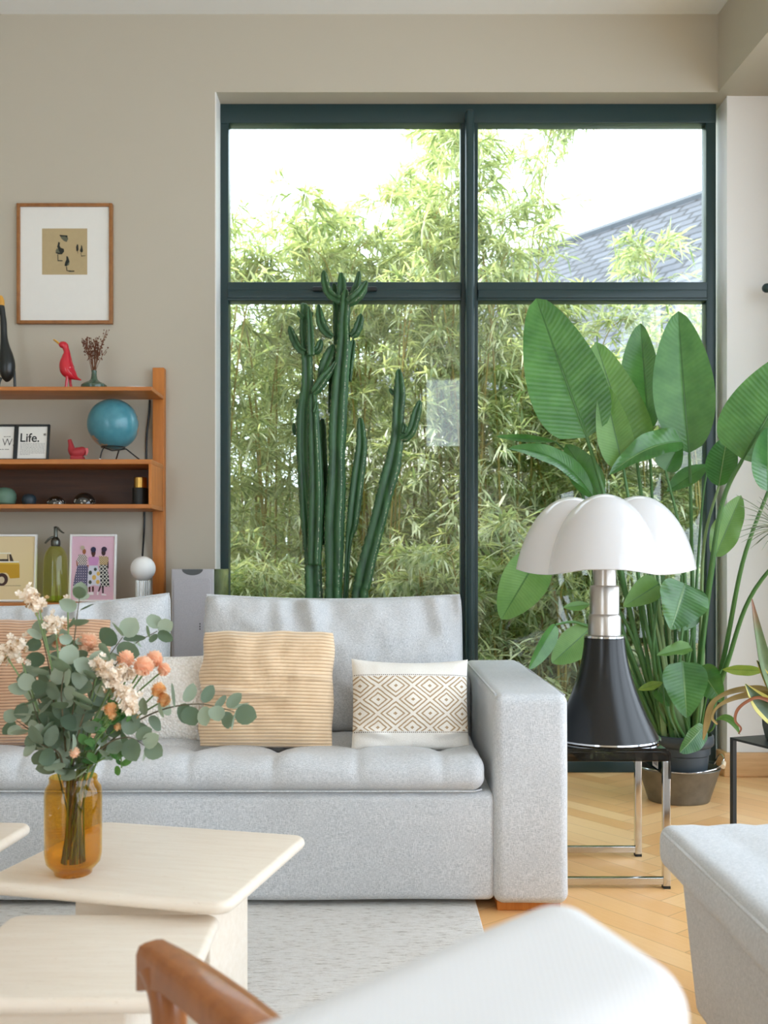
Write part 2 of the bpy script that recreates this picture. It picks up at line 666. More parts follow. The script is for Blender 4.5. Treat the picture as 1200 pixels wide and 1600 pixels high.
# neighbour's slate roof
t = NT('blue_grey_slates')
br = t.n('TexBrick')
t.link(t.coords(kind='UV'), br.inputs['Vector'])
br.inputs['Scale'].default_value = 1.0
br.inputs['Brick Width'].default_value = 0.36
br.inputs['Row Height'].default_value = 0.20
br.inputs['Mortar Size'].default_value = 0.024
br.inputs['Color1'].default_value = (*lin((58, 60, 68)), 1)
br.inputs['Color2'].default_value = (*lin((74, 77, 86)), 1)
br.inputs['Mortar'].default_value = (*lin((12, 13, 18)), 1)
M['slate'] = t.pbr(br.outputs['Color'], 0.6)
ra, rb = P(790, 384, 16.2), P(1078, 314, 13.4)
dr = (rb - ra); dr.z = 0
dr.normalize()
ra = ra - dr * 1.5
rb = rb + dr * 3.2
zr = 6.13
ra.z = rb.z = zr
fw = Vector((dr.y, -dr.x, 0)).normalized()
if fw.y > 0:
    fw = -fw
L = (rb - ra).length
house = thing('neighbour_house', (ra + rb) / 2 * 1.0 - Vector((0, 0, zr + 0.06)), 'neighbouring house with blue-grey slate roof beyond the bamboo', 'house')
ea, eb = ra + fw * 3.4 - Vector((0, 0, 3.0)), rb + fw * 3.4 - Vector((0, 0, 3.0))
fa, fb = ra - fw * 3.4 - Vector((0, 0, 3.0)), rb - fw * 3.4 - Vector((0, 0, 3.0))
sl = (ea - ra).length
mb = MB()
dn = Vector((0, 0, -0.08))
mb.add([ra, rb, eb, ea], [(0, 3, 2, 1)], [(0, sl), (L, sl), (L, 0), (0, 0)])
mb.add([ra, rb, fb, fa], [(0, 1, 2, 3)], [(0, sl), (L, sl), (L, 0), (0, 0)])
mb.build('roof', M['slate'], house, smooth=False)
k = 0.93
wa, wb, wc, wd_ = [ra.lerp(q, k) if i in (0, 3) else rb.lerp(q, k) for i, q in enumerate((ea, eb, fb, fa))]
mb = MB()
top = [q + Vector((0, 0, -0.12)) for q in (wa, wb, wc, wd_)]
bot = [Vector((q.x, q.y, -0.06)) for q in top]
pa, pb = ra + Vector((0, 0, -0.2)), rb + Vector((0, 0, -0.2))
mb.add(top + bot + [pa, pb], [(0, 1, 5, 4), (1, 2, 6, 5), (2, 3, 7, 6), (3, 0, 4, 7), (1, 9, 2), (3, 8, 0)])
mb.build('wall', plain('render_wall', (190, 186, 178), 0.9), house, smooth=False)
mb = MB().tube([ra + Vector((0, 0, 0.01)), rb + Vector((0, 0, 0.01))], 0.07, 8)
mb.build('ridge_cap', plain('ridge_lead', (70, 76, 84), 0.6), house)
mb = MB().tube([rb + Vector((0, 0, -0.02)), eb + Vector((0, 0, -0.02))], 0.06, 6)
mb.build('verge', plain('verge_board', (70, 76, 84), 0.6), house)

# bamboo
M['bamboo_leaf'] = leaf_mat('bamboo_leaves', (122, 146, 106), (240, 242, 218), 0.46, 0.36)
M['bamboo_cane'] = plain('bamboo_canes', (156, 138, 74), 0.45, var=0.3, scale=3)


def add_leaf(mb, base, dirv, ln, wd):
    d = dirv.normalized()
    s = d.cross(Vector((R.uniform(-.5, .5), R.uniform(-.5, .5), 1)))
    if s.length < 1e-3:
        s = Vector((1, 0, 0))
    s.normalize()
    dr = Vector((0, 0, -0.12 * ln))
    mb.add([base, base + d * ln * 0.3 + s * wd * 0.5, base + d * ln * 0.3 - s * wd * 0.5,
            base + d * ln * 0.65 + s * wd * 0.36 + dr * 0.5, base + d * ln * 0.65 - s * wd * 0.36 + dr * 0.5, base + d * ln + dr * 1.6],
           [(0, 2, 1), (1, 2, 4, 3), (3, 4, 5)])


def bamboo_meshes(h, canes, spread, dens=1.0, sparse_top=False):
    lf, st = MB(), MB()
    for c in range(canes):
        a = R.uniform(0, 6.283)
        rr = spread * math.sqrt(R.random()) * 0.8
        b = Vector((math.cos(a) * rr, math.sin(a) * rr * 0.6, 0))
        hh = h * R.uniform(0.72, 1.0)
        a2 = R.uniform(0, 6.283)
        lean = Vector((math.cos(a2), math.sin(a2), 0)) * R.uniform(0.1, 0.34) * (hh / 3.4)
        path = [b, b + lean * 0.15 + Vector((0, 0, hh * 0.35)), b + lean * 0.5 + Vector((0, 0, hh * 0.7)), b + lean * 1.25 + Vector((0, 0, hh * 0.95)), b + lean * 2.0 + Vector((0, 0, hh))]
        sp = smooth_path(path, 6)
        st.tube(sp, [0.011 - 0.009 * i / (len(sp) - 1) for i in range(len(sp))], 5, cap=False)
        nodes = int(hh / 0.115 * dens)
        for k in range(nodes):
            f = 0.06 + 0.94 * (k + R.random()) / nodes
            q = f * (len(sp) - 1)
            i = min(int(q), len(sp) - 2)
            p0 = sp[i].lerp(sp[i + 1], q - i)
            for br_ in range(2):
                az = R.uniform(0, 6.283)
                ln = R.uniform(0.22, 0.52) * (1.0 - 0.45 * f)
                d0 = Vector((math.cos(az), math.sin(az), R.uniform(0.15, 0.9))).normalized()
                p1 = p0 + d0 * ln * 0.6
                p2 = p0 + d0 * ln + Vector((0, 0, -ln * 0.28))
                st.add([p0, p0 + Vector((.002, 0, .002)), p1 + Vector((.002, 0, .002)), p1, p2], [(0, 1, 2, 3), (3, 2, 4)])
                nc = 7
                for m in range(nc):
                    tt = 0.3 + 0.7 * m / (nc - 1)
                    pp = p0.lerp(p1, min(1, tt / 0.6)) if tt < 0.6 else p1.lerp(p2, (tt - 0.6) / 0.4)
                    for s in range(R.choice((2, 3, 3, 4))):
                        dv = d0 * 0.8 + Vector((R.uniform(-.9, .9), R.uniform(-.9, .9), R.uniform(-.95, .25)))
                        add_leaf(lf, pp, dv, R.uniform(0.085, 0.155), R.uniform(0.011, 0.019))
    return lf, st


protos = []
for v in range(5):
    lf, st = bamboo_meshes(3.5, 7, 0.42)
    protos.append((lf, st))
for v in range(2):
    protos.append(bamboo_meshes(1.2, 10, 0.34, 1.3))
proto_me = {}
BAMBOO = [  # x, y, height factor, prototype, label
    (-1.75, 6.0, .98, 0, 'bamboo'), (-1.1, 5.95, .93, 1, 'b'), (-0.62, 6.25, 1.0, 2, 'b'), (-0.15, 6.0, 1.02, 3, 'b'), (0.3, 6.15, 1.13, 4, 'b'),
    (0.70, 6.0, 1.16, 0, 'b'), (1.08, 6.4, .86, 1, 'b'), (1.3, 6.05, .70, 2, 'b'), (1.72, 6.15, .73, 3, 'b'), (2.02, 6.3, .76, 4, 'b'), (2.6, 6.2, .75, 0, 'b'),
    (-1.5, 7.0, .95, 3, 'b'), (-0.85, 7.1, 1.02, 4, 'b'), (-0.2, 6.9, 1.05, 1, 'b'), (0.4, 7.0, 1.15, 2, 'b'), (0.95, 7.2, .86, 0, 'b'), (1.5, 7.0, .7, 1, 'b'), (2.1, 7.1, .72, 3, 'b'),
    (2.8, 7.2, .9, 2, 'b'), (-2.2, 7.6, .9, 2, 'b'), (0.1, 7.9, .95, 0, 'b'), (-1.0, 8.0, .9, 1, 'b'), (1.3, 8.0, .72, 4, 'b'), (2.5, 8.1, .74, 1, 'b'), (3.3, 6.6, .95, 3, 'b'),
]
for i, (x, y, s, v, lab) in enumerate(BAMBOO):
    where = ('in the front row outside the panes' if y < 6.6 else 'in the second row of the hedge' if y < 7.5 else 'at the back of the hedge')
    r = thing('bamboo_plant', (x, y, -0.06), 'tall leafy bamboo clump ' + where, 'bamboo', 'bamboo hedge ' + where)
    if v not in proto_me:
        lf, st = protos[v]
        a = lf.build('foliage', M['bamboo_leaf'], None, smooth=False)
        b = st.build('canes', M['bamboo_cane'], None, angle=0)
        a['kind'] = 'stuff'
        proto_me[v] = (a, b)
        a.parent = r
        b.parent = r
    else:
        for o in proto_me[v]:
            c = o.copy()
            COL.objects.link(c)
            c.parent = r
    k = R.uniform(0.9, 1.1)
    r.scale = (k, k, s)
    r.rotation_euler.z = R.uniform(0, 6.283)
for i, (x, y, s, v) in enumerate(((-0.9, 5.5, .9, 5), (0.42, 5.45, 1.0, 6), (1.05, 5.5, 1.1, 5), (1.5, 5.6, .95, 6), (-0.2, 5.6, .7, 5), (2.1, 5.6, 1.0, 6))):
    r = thing('dwarf_bamboo', (x, y, -0.06), 'low dwarf bamboo with pale leaf tips growing just outside the glass', 'bamboo', 'dwarf bamboo at the foot of the hedge')
    if v not in proto_me:
        lf, st = protos[v]
        a = lf.build('foliage', M['bamboo_leaf'], None, smooth=False)
        a['kind'] = 'stuff'
        b = st.build('canes', M['bamboo_cane'], None, angle=0)
        proto_me[v] = (a, b)
        a.parent = r
        b.parent = r
    else:
        for o in proto_me[v]:
            c = o.copy()
            COL.objects.link(c)
            c.parent = r
    r.scale = (s, s, s)
    r.rotation_euler.z = R.uniform(0, 6.283)
# one tall cane bending over in front of the roof
lf, st = bamboo_meshes(3.45, 1, 0.02, 1.5)
r = thing('bamboo_plant', (1.86, 6.35, -0.06), 'single tall bamboo cane bending over in front of the slate roof', 'bamboo')
a = lf.build('foliage', M['bamboo_leaf'], r, smooth=False, local=True)
a['kind'] = 'stuff'
st.build('canes', M['bamboo_cane'], r, angle=0, local=True)
r.scale = (1, 1, 1.03)
# ================================================================== RUG, SOFA, CUSHIONS
t = NT('flecked_wool_rug')
v1 = t.noise(t.coords((9, 60, 60)), 3.2, 4, 0.65)
v2 = t.noise(t.coords((26, 190, 60)), 3.0, 3, 0.6)
f = t.ramp(v1, [(0.36, lin((190, 182, 172))), (0.40, lin((234, 229, 221))), (0.62, lin((246, 243, 238)))])
f = t.mix(t.math('MULTIPLY_ADD', t.math('LESS_THAN', v2, 0.36), 0.38, 0.0), f, lin((150, 142, 134)))
M['rug'] = t.pbr(f, 0.95, normal=t.bump(t.math('ADD', v1, v2), 0.8, 0.006), sheen=0.2, spec=0.1)
rug = MB().rbox((-2.9, 0.75, 0.001), (0.272, 2.9, 0.014), 0.005, 2, (40, 30, 1)).build('rug', M['rug'])
tag(rug, 'off-white woven rug with dark flecks under the travertine tables', 'rug')

sofa = thing('sofa', (-0.75, 3.3, 0), 'long light grey fabric sofa with wide block arm, facing the travertine tables', 'sofa')
SL = -2.35          # inner face of the far arm (out of the picture)


def soft(p, amp=0.004, s=5.0):
    n_ = noise.noise_vector(p * s)
    return p + n_ * amp


mb = MB().rbox((SL, 2.785, 0.03), (0.325, 3.78, 0.345), 0.025, 3, (30, 10, 4), fn=lambda p: soft(p, 0.004, 3))
mb.build('base', M['sofa'], sofa)
for x0, x1 in ((0.318, 0.534), (SL - 0.216, SL)):
    mb = MB().rbox((x0, 2.77, 0.024), (x1, 3.81, 0.636), 0.03, 4, (4, 16, 8), fn=lambda p: soft(p, 0.003, 4))
    arm = mb.build('arm', M['sofa'], sofa)
    pm = MB()
    for xx in (x0 + 0.008, x1 - 0.008):
        pm.tube([(xx, 2.80, 0.6285), (xx, 3.78, 0.6285)], 0.0035, 6)
    pm.build('piping', M['sofa'], arm)
mb = MB().rbox((SL, 3.46, 0.33), (0.318, 3.80, 0.62), 0.05, 4, (20, 3, 3))
mb.build('back_frame', M['sofa'], sofa)
for x in (0.33, SL - 0.2):
    for y in (2.80, 3.66):
        MB().rbox((x, y, 0.0), (x + 0.185, y + 0.12, 0.032), 0.003, 2).build('foot', M['post_wood'], sofa)


# tufted seat cushion
def seat_fn(p):
    y = p.y
    top = p.z > 0.40
    q = p.copy()
    if top:
        k = min(1, (p.z - 0.40) / 0.04)
        fx = (p.x + 0.078) / 0.245
        dx = abs(fx - round(fx)) * 0.245
        fy = (y - 2.99) / 0.30
        dy = abs(fy - round(fy)) * 0.30
        val = 0.022 * math.exp(-abs(dx) / 0.022) * min(1, max(0.35, 1.0 - dy / 0.2)) + 0.014 * math.exp(-abs(dy) / 0.02)
        val += 0.022 * math.exp(-math.sqrt(dx * dx + dy * dy) / 0.03)
        q.z -= k * val
        q.z += k * 0.012 * noise.noise(p * 7)
    if y < 2.86:
        q.y -= 0.018 * math.sin(max(0, min(1, (p.z - 0.346) / 0.11)) * math.pi)
        q.y += 0.006 * noise.noise(Vector((p.x * 9, 0, p.z * 6)))
        fx = (p.x + 0.078) / 0.245
        q.y += 0.008 * math.exp(-abs(fx - round(fx)) * 0.245 / 0.012) * max(0, min(1, (p.z - 0.36) / 0.05))
    return q


mb = MB().rbox((SL + 0.01, 2.775, 0.348), (0.292, 3.5, 0.456), 0.042, 4, (260, 70, 1), fn=seat_fn)
seat = mb.build('seat_cushion', M['sofa'], sofa, angle=0)
MB().tube([(SL + 0.03, 2.778, 0.353), (0.262, 2.778, 0.353), (0.284, 2.80, 0.353), (0.287, 3.4, 0.353)], 0.0025, 6).build('piping', M['sofa'], seat)


def pillow(w, h, tk, nx=44, nz=44, pinch=0.05, ear=0.0, seed=0, ribs=0, rib_amp=0.003, wr=0.006, fold=None, flat=0.42, sag=0.0, slump=0.0, top_wr=0.0):
    """Front (-y) and back panels meeting in a seam; origin at the bottom middle."""
    mb = MB()
    sides = []
    for s in (-1, 1):
        rows, uvs = [], []
        for j in range(nz + 1):
            uvr = []
            v = -math.cos(math.pi * (0.5 * (j / nz) + 0.5 * 0) * 2) if False else 2 * j / nz - 1
            row = []
            for i in range(nx + 1):
                u = 2 * i / nx - 1
                x = w / 2 * u * (1 - pinch * (1 - v * v) + ear * (abs(u * v) ** 4))
                z = h / 2 * v * (1 - pinch * (1 - u * u) + ear * (abs(u * v) ** 4))
                if v > 0:
                    z -= sag * (1 - u * u) * v
                if ribs:
                    x += 0.016 * u * noise.noise(Vector((v * 2.2, seed, u)))
                    z += 0.006 * max(0, v) * noise.noise(Vector((u * 2.5, seed + 4, 0)))
                pr = max(0.0, (1 - u * u) * (1 - v * v)) ** flat
                y = tk / 2 * pr * (1 - slump * v)
                nn_ = noise.noise(Vector((x * 7 + seed * 3.1, z * 7, s * 2.0))) * 0.6 + noise.noise(Vector((x * 17 + seed, z * 17, s * 5.0))) * 0.4
                y += wr * nn_ * min(1, pr * 2.2)
                if top_wr and v > 0.2:
                    e = (v - 0.2) / 0.8
                    y += top_wr * e * math.sin(x * 42 + 3 * math.sin(x * 9 + seed) + z * 10) * min(1, pr * 3) * (0.5 + 0.5 * math.sin(x * 13 + seed))
                if fold and s < 0:
                    y += fold(u, v) * min(1, pr * 2)
                if ribs:
                    ph = v * ribs * math.pi + 0.8 * noise.noise(Vector((x * 5, z * 5, seed))) * 2.0
                    y += rib_amp * (abs(math.sin(ph)) - 0.6) * min(1, pr * 4 + 0.2)
                row.append(Vector((x, s * y, z + h / 2)))
                uvr.append((u, v * ribs + 0.8 / math.pi * noise.noise(Vector((x * 5, z * 5, seed))) * 2.0 if ribs else v))
            rows.append(row if s < 0 else row[::-1])
            uvs.append(uvr if s < 0 else uvr[::-1])
        mb.grid(rows, uvs)
    return mb


def cushion(name, px, py, d, w, h, tk, label, m, lean=10, yaw=0, roll=0, z=None, group=None, **kw):
    q = P(px, py, d)
    if z is not None:
        q.z = z
    r = thing(name, q, label, 'cushion', group, (math.radians(-lean), math.radians(roll), math.radians(yaw)))
    mb = pillow(w, h, tk, **kw)
    mb.build('cover', m, r, local=True, angle=0)
    return r, (w, h)


def seam(r, w, h, m, pinch, ear=0.0, sag=0.0, rad=0.0035):
    pts = []
    N = 24
    def pt(u, v):
        x = w / 2 * u * (1 - pinch * (1 - v * v) + ear * (abs(u * v) ** 4))
        z = h / 2 * v * (1 - pinch * (1 - u * u) + ear * (abs(u * v) ** 4))
        if v > 0:
            z -= sag * (1 - u * u) * v
        return Vector((x, 0, z + h / 2))
    for i in range(N):
        pts.append(pt(-1 + 2 * i / N, -1))
    for i in range(N):
        pts.append(pt(1, -1 + 2 * i / N))
    for i in range(N):
        pts.append(pt(1 - 2 * i / N, 1))
    for i in range(N + 1):
        pts.append(pt(-1, 1 - 2 * i / N))
    MB().tube(pts, rad, 6).build('seam', m, r, local=True)


r, _ = cushion('back_cushion', 519, 1150, 3.26, 0.885, 0.475, 0.27, 'plump grey back cushion on the sofa behind the ribbed tan and diamond cushions', M['sofa'], lean=8, z=0.437,
               nx=150, nz=60, pinch=0.004, ear=-0.014, seed=2, wr=0.020, flat=0.27, sag=0.018, slump=0.15, top_wr=0.034, group=None)
seam(r, 0.885, 0.475, M['sofa'], 0.004, -0.014, 0.018, 0.005)
r, _ = cushion('back_cushion', 20, 1150, 3.26, 1.06, 0.47, 0.27, 'plump grey back cushion on the sofa beneath the wall shelves', M['sofa'], lean=8, roll=-1.2, z=0.435,
               nx=170, nz=60, pinch=0.006, ear=-0.010, seed=5, wr=0.020, flat=0.27, sag=0.036, slump=0.15, top_wr=0.034)
seam(r, 1.06, 0.47, M['sofa'], 0.006, -0.010, 0.036, 0.005)

# corduroy
t = NT('tan_corduroy')
v = t.coords()
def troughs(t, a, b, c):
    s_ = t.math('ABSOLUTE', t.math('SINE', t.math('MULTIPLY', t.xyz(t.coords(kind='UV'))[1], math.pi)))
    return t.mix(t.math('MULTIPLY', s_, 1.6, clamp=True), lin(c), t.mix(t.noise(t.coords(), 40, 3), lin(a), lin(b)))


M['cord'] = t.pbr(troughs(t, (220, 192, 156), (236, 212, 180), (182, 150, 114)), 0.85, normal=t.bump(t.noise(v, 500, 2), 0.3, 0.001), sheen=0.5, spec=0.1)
t = NT('terracotta_corduroy')
v = t.coords()
M['cord2'] = t.pbr(troughs(t, (190, 150, 120), (208, 172, 140), (136, 98, 72)), 0.85, normal=t.bump(t.noise(v, 500, 2), 0.3, 0.001), sheen=0.5, spec=0.1)


def fold1(u, v):
    a = v + 0.10 + 0.10 * u
    w1 = max(0.0, 0.55 - u) / 1.4
    y = 0.034 * math.exp(-(a / 0.06) ** 2) * w1 - 0.026 * math.exp(-((a + 0.16) / 0.12) ** 2) * w1
    b = v - 0.20 + 0.05 * (u - 0.5)
    w2 = max(0.0, u + 0.1)
    return y + 0.016 * math.exp(-(b / 0.05) ** 2) * min(1, w2)


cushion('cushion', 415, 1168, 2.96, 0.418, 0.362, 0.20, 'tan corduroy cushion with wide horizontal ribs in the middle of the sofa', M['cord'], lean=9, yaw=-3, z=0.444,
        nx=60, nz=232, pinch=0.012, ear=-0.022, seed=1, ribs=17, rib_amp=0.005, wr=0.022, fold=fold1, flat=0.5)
cushion('cushion', 55, 1168, 2.98, 0.44, 0.40, 0.20, 'fine-ribbed terracotta-tan corduroy cushion behind the eucalyptus bouquet', M['cord2'], lean=9, yaw=4, z=0.444,
        nx=50, nz=280, pinch=0.012, ear=-0.022, seed=9, ribs=21, rib_amp=0.004, wr=0.02, flat=0.5)

# diamond cushion
t = NT('cream_weave_with_diamonds')
v = t.coords()
o3 = t.xyz(v)
wob = t.math('MULTIPLY', t.math('SUBTRACT', t.noise(v, 22, 2), 0.5), 0.10)
pp = t.math('DIVIDE', t.math('ADD', o3[0], 0.002), 0.1045)
qq = t.math('DIVIDE', t.math('SUBTRACT', o3[2], 0.150), 0.083)
s1 = t.math('ADD', t.math('ADD', pp, qq), wob)
s2 = t.math('ADD', t.math('SUBTRACT', pp, qq), wob)
c1 = t.math('ABSOLUTE', t.math('SUBTRACT', t.math('FRACT', t.math('ADD', s1, 0.5)), 0.5))
c2 = t.math('ABSOLUTE', t.math('SUBTRACT', t.math('FRACT', t.math('ADD', s2, 0.5)), 0.5))
dd = t.math('MAXIMUM', c1, c2)
def band(c, w):
    return t.math('LESS_THAN', t.math('ABSOLUTE', t.math('SUBTRACT', dd, c)), w)
lines = t.math('MAXIMUM', t.math('MAXIMUM', band(0.245, 0.032), band(0.405, 0.032)), t.math('LESS_THAN', dd, 0.062))
inb = t.math('MULTIPLY', t.math('GREATER_THAN', o3[2], 0.056), t.math('LESS_THAN', o3[2], 0.222))
stitch = t.math('LESS_THAN', t.math('FRACT', t.math('MULTIPLY', o3[0], 165)), 0.6)
def hl(z):
    return t.math('MULTIPLY', t.math('LESS_THAN', t.math('ABSOLUTE', t.math('SUBTRACT', o3[2], z)), 0.0014), stitch)
dots = t.math('MAXIMUM', hl(0.053), hl(0.2255))
thread = t.math('GREATER_THAN', t.noise(t.coords((1, 1, 5)), 260, 2), 0.36)
mask = t.math('MULTIPLY', t.math('MULTIPLY', lines, inb), t.math('MULTIPLY_ADD', thread, 0.6, 0.4))
weave = t.noise(t.coords((1, 1, .2)), 500, 2)
basec = t.mix(weave, lin((220, 215, 206)), lin((246, 243, 237)))
basec = t.mix(t.math('MULTIPLY', inb, 0.25), basec, lin((240, 226, 208)))
colr = t.mix(mask, basec, lin((172, 146, 112)))
colr = t.mix(dots, colr, lin((120, 106, 96)))
hgt = t.math('ADD', t.math('MULTIPLY', weave, 0.6), t.math('MULTIPLY', t.math('MULTIPLY', lines, inb), -0.7))
M['diamond'] = t.pbr(colr, 0.9, normal=t.bump(hgt, 0.5, 0.003), sheen=0.2, spec=0.1)


def fold2(u, v):
    return 0.02 * math.exp(-((v + 0.72 - 0.18 * u * u) / 0.07) ** 2) * (abs(u) > 0.35) * min(1, (abs(u) - 0.35) * 4) if abs(u) > 0.35 else 0.0


cushion('cushion', 642, 1172, 2.93, 0.362, 0.278, 0.15, 'cream cushion with brown woven diamond band beside the sofa arm', M['diamond'], lean=12, yaw=6, roll=1.0, z=0.442,
        nx=70, nz=70, pinch=0.022, ear=0.01, seed=4, wr=0.018, fold=fold2, flat=0.46, sag=0.008)

# knobbly cream cushion
t = NT('knobbly_cream_weave')
vo = t.n('TexVoronoi')
t.link(t.coords(), vo.inputs['Vector'])
vo.inputs['Scale'].default_value = 130
hv = t.math('SUBTRACT', 1.0, vo.outputs['Distance'])
M['knob'] = t.pbr(t.mix(hv, lin((222, 216, 206)), lin((250, 247, 242))), 0.95, normal=t.bump(hv, 0.7, 0.008), sheen=0.2, spec=0.1)
cushion('cushion', 245, 1168, 3.07, 0.36, 0.275, 0.14, 'cream knobbly-textured cushion partly hidden behind the bouquet', M['knob'], lean=10, yaw=0, z=0.444,
        nx=50, nz=50, pinch=0.03, ear=0.03, seed=6, wr=0.008, flat=0.38)

# ================================================================== TRAVERTINE TABLES
t = NT('cream_travertine')
n1 = t.noise(t.coords((2.5, 22, 22)), 3.0, 5, 0.6)
n2 = t.noise(t.coords((14, 90, 90)), 4.0, 3, 0.6)
c_ = t.mix(n1, lin((222, 206, 186)), lin((240, 231, 218)))
pit = t.math('LESS_THAN', n2, 0.34)
c_ = t.mix(t.math('MULTIPLY', pit, 0.30), c_, lin((190, 168, 142)))
M['trav'] = t.pbr(c_, 0.36, normal=t.bump(n2, 0.06, 0.001), spec=0.4)


def stone_table(cx, cy, z, w, dp, yaw, pw, pd, label, pox=0.0, poy=0.0, th=0.026):
    r = thing('coffee_table', (cx, cy, 0.014), label, 'coffee table', None, (0, 0, yaw))
    z -= 0.014

    def bull(p):
        return p
    # plan corners rounded: build a rounded slab outline then bevel its edge
    mb = MB()
    rc, rb_ = 0.035, th * 0.48
    prof = []
    ring = []
    for (sx, sy, a0) in ((1, 1, 0), (-1, 1, 90), (-1, -1, 180), (1, -1, 270)):
        for k_ in range(7):
            a = math.radians(a0 + 15 * k_)
            ring.append((sx * (w / 2 - rc), sy * (dp / 2 - rc), math.cos(a), math.sin(a)))
    lv = []
    for k_ in range(9):
        a = -math.pi / 2 + math.pi * k_ / 8
        lv.append((rc - rb_ + rb_ * math.cos(a), z - th / 2 + (th / 2) * math.sin(a)))
    n_ = len(ring)
    vs = [(x + cxx * q, y + cyy * q, zz) for q, zz in lv for (x, y, cxx, cyy) in ring]
    fs = [(i * n_ + j, i * n_ + (j + 1) % n_, (i + 1) * n_ + (j + 1) % n_, (i + 1) * n_ + j) for i in range(8) for j in range(n_)]
    fs += [tuple(reversed(range(n_))), tuple(8 * n_ + j for j in range(n_))]
    mb.add(vs, fs)
    mb.build('tabletop', M['trav'], r, local=True)
    MB().rbox((pox - pw / 2, poy - pd / 2, 0), (pox + pw / 2, poy + pd / 2, z - th), 0.004, 2).build('pedestal', M['trav'], r, local=True)
    return r


yaw = -math.radians(13.75)
stone_table(-0.491, 2.063, 0.38, 0.535, 0.475, yaw, 0.30, 0.20, 'square travertine coffee table carrying the amber vase', 0.03, -0.02)
stone_table(-0.511, 1.655, 0.338, 0.404, 0.372, math.radians(0.6), 0.235, 0.25, 'lower travertine table tucked in front of the one with the vase', -0.02, 0.0)
stone_table(-1.105, 2.105, 0.385, 0.49, 0.47, math.radians(-4), 0.28, 0.26, 'travertine table corner cut by the frame edge, no vase on it')

# ================================================================== ARMCHAIR, OTTOMAN
M['chair_fabric'] = fabric('ribbed_white_upholstery', (238, 237, 235), (205, 204, 204), 300, 0.8, 0.3)
t = NT('fine_ribbed_upholstery')
v = t.xyz(t.coords())
w_ = t.math('SINE', t.math('MULTIPLY', v[0], 1500))
nz = t.noise(t.coords(), 200, 2)
M['chair_fabric'] = t.pbr(t.mix(t.math('MULTIPLY_ADD', w_, 0.35, 0.5, clamp=True), lin((198, 198, 198)), lin((211, 210, 209))), 0.95, normal=t.bump(t.math('ADD', w_, nz), 0.15, 0.001), sheen=0.3, spec=0.1)
M['walnut'] = wood('warm_walnut', (128, 74, 36), (172, 108, 58), 0.28, (12, 12, 2), 4.0, coat=0.3)
Fv, Rv = Vector((-0.633, 0.774, 0)), Vector((0.774, 0.633, 0))
Bc = Vector((0.136, 0.722, 0.766))
chair = thing('armchair', (-0.25, 0.75, 0.014), 'wooden armchair with pale ribbed upholstery seen from behind, closest to the camera', 'armchair')
rec = math.radians(14)
up = Vector((0, 0, 1)) * math.cos(rec) - Fv * math.sin(rec)
fr = Fv * math.cos(rec) + Vector((0, 0, 1)) * math.sin(rec)
Mx = Matrix(((Rv.x, fr.x, up.x, Bc.x), (Rv.y, fr.y, up.y, Bc.y), (Rv.z, fr.z, up.z, Bc.z), (0, 0, 0, 1)))
mb = MB().rbox((-0.66, -0.135, -0.49), (0.0, 0.0, 0.0), 0.036, 5, (24, 4, 16), fn=lambda p: soft(p, 0.006, 4) + Vector((0, 0, p.x * 0.04)), M=Mx)
mb.build('backrest', M['chair_fabric'], chair, angle=0)
# seat
sb = Bc - up * 0.44
Ms = Matrix(((Rv.x, Fv.x, 0, sb.x), (Rv.y, Fv.y, 0, sb.y), (0, 0, 1, 0.30), (0, 0, 0, 1)))
MB().rbox((-0.64, -0.02, 0.0), (-0.03, 0.50, 0.13), 0.045, 4, (12, 10, 2), M=Ms).build('seat', M['chair_fabric'], chair, angle=0)


